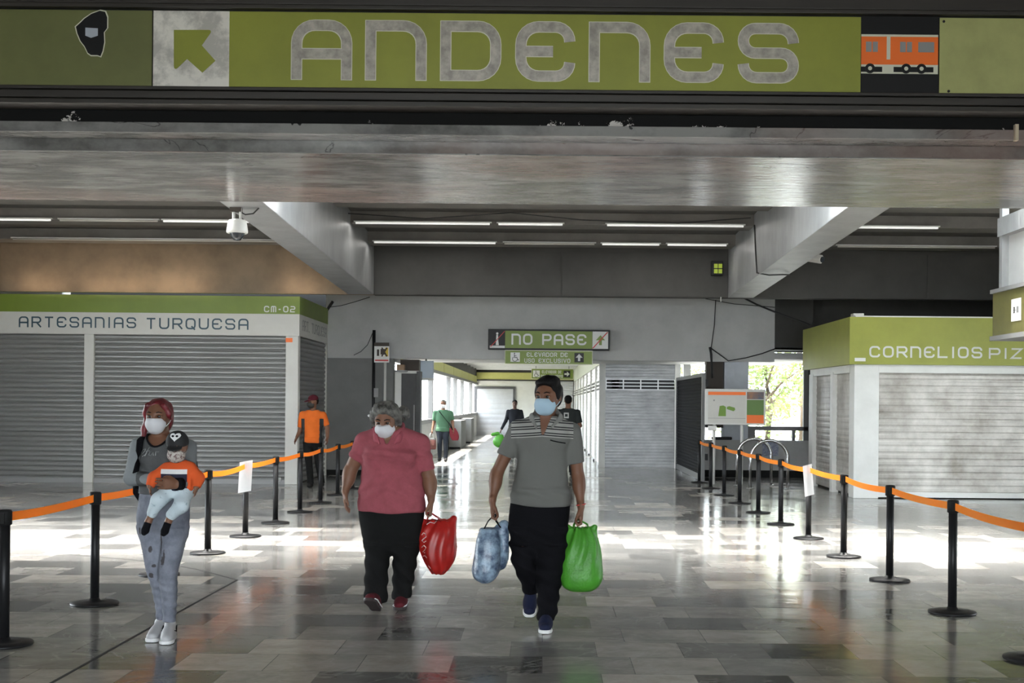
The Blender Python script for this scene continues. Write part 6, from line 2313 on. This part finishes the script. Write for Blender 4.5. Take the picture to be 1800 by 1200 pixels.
# ------------------------------------------------------------------ people farther away
def figure(t, H, hh, shirt, trous, skin, hair, yaw=0, pitch=0, wristL=None, wristR=None, elbL=None, elbR=None, gripL=False, gripR=False, build_=1.0,
           sleeve=True, legs=None, shoe_m=None, facemask=None, cap=None, sidem=None, long=False):
    """walker of height H; wrists, elbows in local metres; legs = ((hip x, knee, ankle) left, right)"""
    w = build_
    r = .0465 * H
    hc = (0, 0, H - 1.50 * r)
    s = Solid((-.5, -.45, -.01), (.5, .45, H + .05), hh)
    P, e = face(s, hc, r, yaw, pitch)
    s.cap((0, .02, .835 * H), (0, .01, .89 * H), .036 * H, .033 * H, .02)
    tor = [(.50 * H, 0, 0, .098 * H * w, .072 * H), (.58 * H, 0, 0, .092 * H * w, .07 * H), (.68 * H, 0, 0, .10 * H * w, .07 * H), (.77 * H, 0, 0, .112 * H * w, .064 * H), (.81 * H, 0, 0, .105 * H * w, .055 * H), (.84 * H, 0, 0, .06 * H, .045 * H)]
    s.loft(tor, .03, grow=-.008)
    sh = [(-.108 * H * w, .0, .79 * H), (.108 * H * w, .0, .79 * H)]
    el = [elbL or (-.145 * H * w, .03, .62 * H), elbR or (.145 * H * w, .03, .62 * H)]
    wr = [wristL or (-.15 * H * w, -.04, .49 * H), wristR or (.15 * H * w, -.04, .49 * H)]
    G = []
    for i in (0, 1):
        s.cap(sh[i], el[i], .034 * H, .025 * H, .02)
        s.cap(el[i], wr[i], .025 * H, .017 * H, .02)
        f_ = np.array(wr[i]) - np.array(el[i])
        f_ = f_ / np.linalg.norm(f_)
        G.append(hand(s, wr[i], f_, 1 if i == 0 else -1, (gripL, gripR)[i], .98))
    legs = legs or (((-.05 * H, -.02, -.05 * H, .0), (-.05 * H, .06)), ((.05 * H, -.05, .052 * H, 0), (.052 * H, -.05)))
    L2 = []
    for (kx_, ky, kx2, _), (ax_, ay) in legs:
        sg = -1 if kx_ < 0 else 1
        L2.append([(.50 * H, sg * .047 * H, 0, .056 * H * w, .066 * H), (.42 * H, sg * .048 * H, ky * .5, .050 * H, .058 * H), (.28 * H, kx_, ky, .038 * H, .044 * H), (.15 * H, (kx_ + ax_) / 2, (ky + ay) / 2 + .01, .034 * H, .042 * H), (.045 * H, ax_, ay, .032 * H, .038 * H)])
    hips = [(.425 * H, 0, 0, .03 * H, .03 * H), (.46 * H, 0, 0, .088 * H * w, .060 * H), (.50 * H, 0, 0, .100 * H * w, .074 * H), (.545 * H, 0, 0, .098 * H * w, .074 * H)]
    s.loft(hips, .03, grow=-.02)
    for l in L2: s.loft(l, .03, grow=-.012)
    s.mesh('body', skin, t)
    s = Solid((-.5, -.4, .44 * H), (.5, .4, .88 * H), hh)
    s.loft(tor, .03, grow=.008)
    s.loft([(.485 * H, 0, 0, .104 * H * w, .080 * H), (.54 * H, 0, 0, .104 * H * w, .080 * H)], .03)
    for i in (0, 1):
        a, b = np.array(sh[i]), np.array(el[i])
        if long:
            s.cap(a, b, .040 * H, .034 * H, .03); s.cap(b, wr[i], .034 * H, .024 * H, .02, c1=True)
        else:
            s.cap(a, a + (b - a) * .78, .041 * H, .036 * H, .03, c1=True)
    s.ell((0, -.03, .86 * H), (.038 * H, .05 * H, .03 * H), .01, '-')
    nz = noise3(int(H * 1000), 26, 26, 18)
    s.fold(lambda x, y, z: nz(x, y, z) * .008)
    if sidem:
        s.mesh('shirt', [shirt, sidem], t, pick=lambda c: ((np.abs(c[:, 0]) > .078 * H * w) & (c[:, 2] < .75 * H) & (np.abs(c[:, 0]) < .118 * H * w)).astype(int))
    else:
        s.mesh('shirt', shirt, t)
    s = Solid((-.35, -.4, .02), (.35, .4, .57 * H), hh)
    s.loft(hips, .03)
    for l in L2: s.loft(l, .025, grow=.003)
    s.fold(lambda x, y, z: nz(x, y, z) * .008)
    s.mesh('trousers', trous, t)
    for (kx_, ky, kx2, _), (ax_, ay) in legs:
        heel, toe = (ax_, ay + .06, .003), (ax_ * 1.08, ay - .20, .003)
        s = Solid(np.minimum(heel, toe) - .1, np.maximum(heel, toe) + np.array((.1, .1, .2)), hh)
        Pq, d, n = shoe(s, heel, toe, 1.0)
        s.clip((0, 0, .004), (0, 0, -1))
        s.mesh('shoe', shoe_m or MT['rubber'], t)
    if cap:
        s = Solid(np.array(hc) - .22, np.array(hc) + .22, hh * .7)
        s.ell(P(0, .12, .66), (r * 1.14, r * 1.28, r * 1.05), .01, rot=e)
        p0, p1 = Vector(P(0, 0, .42)), Vector(P(0, 0, -1))
        s.clip(p0, p1 - p0)
        s.ell(P(0, -1.6, .46), (r * .8, r * .85, r * .13), .01, rot=(e[0] + 10, 0, e[2]))
        s.mesh('cap', cap, t)
    s = Solid(np.array(hc) - .2, np.array(hc) + .22, hh * .7)
    s.ell(P(0, .2, .56), (r * 1.07, r * 1.2, r * 1.04), .02, rot=e)
    s.ell(P(0, .72, .0), (r * .85, r * .6, r * .8), .03, rot=e)
    s.ell(P(0, -1.0, .18), (r * .86, r * .82, r * .80), .02, '-', rot=e)
    if cap:
        p0, p1 = Vector(P(0, 0, .4)), Vector(P(0, 0, 2))
        s.clip(p0, p1 - p0)
    s.mesh('hair', hair, t)
    eyes(P, r, t, e, 8)
    if facemask: mask(P, r, e, t, facemask)
    return P, r, e, G, s

# attendant in orange by the craft kiosk corner
T = Px(549, 856, .01065)
t = person(T, 'person in bright orange polo shirt and dark red cap standing beside the craft kiosk')
H = 1.72
OR = cloth('orange_polo_cloth', (.62, .125, .016))
DK = cloth('dark_side_panel', (.03, .032, .034))
P, r, e, G, _ = figure(t, H, .0085, OR, CHARCOAL, SKIN, HAIRB, yaw=-42, pitch=8, wristL=T.p(522, 768, -.06), elbL=T.p(526, 757, .03), wristR=T.p(575, 767, -.02), elbR=T.p(574, 752, .04),
                     legs=(((-.06, -.04, -.05, 0), (-.02, -.06)), ((.10, .05, .1, 0), (.15, .15))), facemask=mat('dark_mask', (.02, .02, .018), .7), cap=cloth('dark_red_cap', (.075, .008, .016)), sidem=DK, build_=1.02)
bm = B(); disc(bm, Face(P(0, -1.42, -.42), N=tuple((Vector(P(0, -2, -.4)) - Vector(P(0, -1, -.4))).normalized()), U=(math.cos(math.radians(-42)), math.sin(math.radians(-42)), 0)), 0, 0, .02, -.03, .004)
build('mask_emblem', bm, mat('yellow_print', (.6, .5, .1), .6), t, local=True)

# man in the green shirt, in the passage
T = Px(778, 811, .0155)
gm_ = person(T, 'person in green shirt and dark trousers walking along the passage windows with bags')
P, r, e, G, _ = figure(gm_, 1.68, .010, cloth('sage_green_cloth', (.055, .12, .07)), cloth('dark_navy_trousers', (.02, .025, .035)), SKIN, HAIRG, yaw=0, pitch=6,
                     wristL=(-.285, -.05, .86), elbL=(-.25, .03, 1.06), gripL=True, wristR=(.29, -.05, .90), elbR=(.26, .04, 1.08), facemask=MASKWHITE, build_=1.12)
bgm = mat('brown_red_canvas', (.16, .055, .045), .8, var=.4, scale=12)
g = G[0]
bt = thing('tote_bag', 'red and grey tote bag in the green-shirted walker\'s hand', 'bag', gm_.location + Vector((g[0] - .02, g[1], .33)))
s = Solid((-.18, -.12, -.02), (.18, .12, .36), .01)
s.loft([(0, 0, 0, .12, .055), (.05, 0, 0, .13, .065), (.2, 0, 0, .125, .055), (.31, 0, 0, .12, .035)], .02, e=3.5)
s.mesh('sack', [bgm, cloth('grey_canvas', (.12, .12, .12))], bt, pick=lambda c: ((c[:, 0] < -.03) | (c[:, 2] > .26)).astype(int))
for dy in (-.025, .025):
    bag_handle('handle', [(-.05, dy, .30), (-.03, dy * .6, .44), (.0, 0, g[2] - .33 + .01), (.03, dy * .6, .44), (.06, dy, .30)], .008, MASKWHITE, bt)
sb = thing('shoulder_bag', 'dark red shoulder bag hanging at the green-shirted walker\'s hip', 'bag', gm_.location + Vector((.30, -.02, .58)))
s = Solid((-.16, -.12, -.02), (.16, .12, .40), .01)
s.loft([(0, .04, 0, .08, .05), (.06, .03, 0, .11, .06), (.2, 0, 0, .12, .06), (.34, -.05, 0, .09, .05)], .02, e=3)
s.mesh('sack', cloth('dark_red_canvas', (.16, .02, .028)), sb)
bm = B()
tube(bm, [Vector(q) - Vector((.30, -.02, .58)) for q in ((.27, -.07, .86), (.16, -.145, 1.06), (.03, -.155, 1.22), (-.08, -.125, 1.35), (-.10, .0, 1.42), (-.04, .13, 1.30), (.2, .15, 1.0), (.27, .05, .86))], .018, 6, flat=.4)
build('strap', bm, BLACKCLOTH, sb, local=True)

# dark-clad man far down the passage, carrying green bags
T = Px(904, 800.6, .0175)
dm = person(T, 'person in dark jacket far down the passage holding a green plastic bag')
P, r, e, G, _ = figure(dm, 1.70, .010, cloth('dark_blue_jacket', (.012, .014, .02)), CHARCOAL, mat('deep_brown_skin', (.10, .05, .035), .5), HAIRB, yaw=0, pitch=8,
                     wristL=(-.40, -.08, .80), elbL=(-.27, .0, 1.06), gripL=True, long=True, build_=1.05)
g = G[0]
N5 = noise3(51, 30, 30, 16)
gb = thing('plastic_bag', 'green plastic bag carried by the dark-clad walker far down the passage', 'bag', dm.location + Vector((g[0] - .06, g[1], .24)))
s = Solid((-.26, -.2, -.02), (.26, .2, .52), .010)
s.loft([(0, .04, 0, .07, .05), (.06, .03, 0, .15, .10), (.18, .02, 0, .19, .13), (.30, .03, 0, .16, .1), (.40, .05, 0, .08, .05)], .02)
s.cap((-.02, 0, .42), (-.18, 0, .40), .06, .05, .03)
s.fold(lambda x, y, z: N5(x, y, z) * .016)
s.mesh('sack', gm, gb)
bag_handle('handle', [(.02, 0, .38), (.04, 0, .46), (.06, 0, g[2] - .24 + .01), (.08, 0, .46), (.10, 0, .38)], .010, gm, gb)

# man seen from behind on the right of the passage
T = Px(997.5, 835, .0127)
bk = person(T, 'person in dark T-shirt with white back print walking away along the shop shutters')
bk.rotation_euler = (0, 0, math.pi)
DKT = cloth('dark_grey_tee', (.030, .034, .034))
P, r, e, G, s = figure(bk, 1.79, .009, DKT, CHARCOAL, SKIN2, HAIRB, yaw=0, pitch=6, build_=1.08, elbL=(-.27, .02, 1.12), wristL=(-.20, -.22, 1.05), elbR=(.27, .03, 1.1), wristR=(.2, -.2, 1.02))
f = Face((.05, .128, 1.36), (-1, 0, 0), (0, 0, 1), (0, 1, 0))
bm = B()
rect(bm, f, -.045, .065, -.075, .05, -.01, .006, 0)
rect(bm, f, -.02, .04, -.04, .02, .006, .008, 1)
build('back_print', bm, [mat('grey_print', (.42, .43, .4), .7), DKT], bk, local=True)
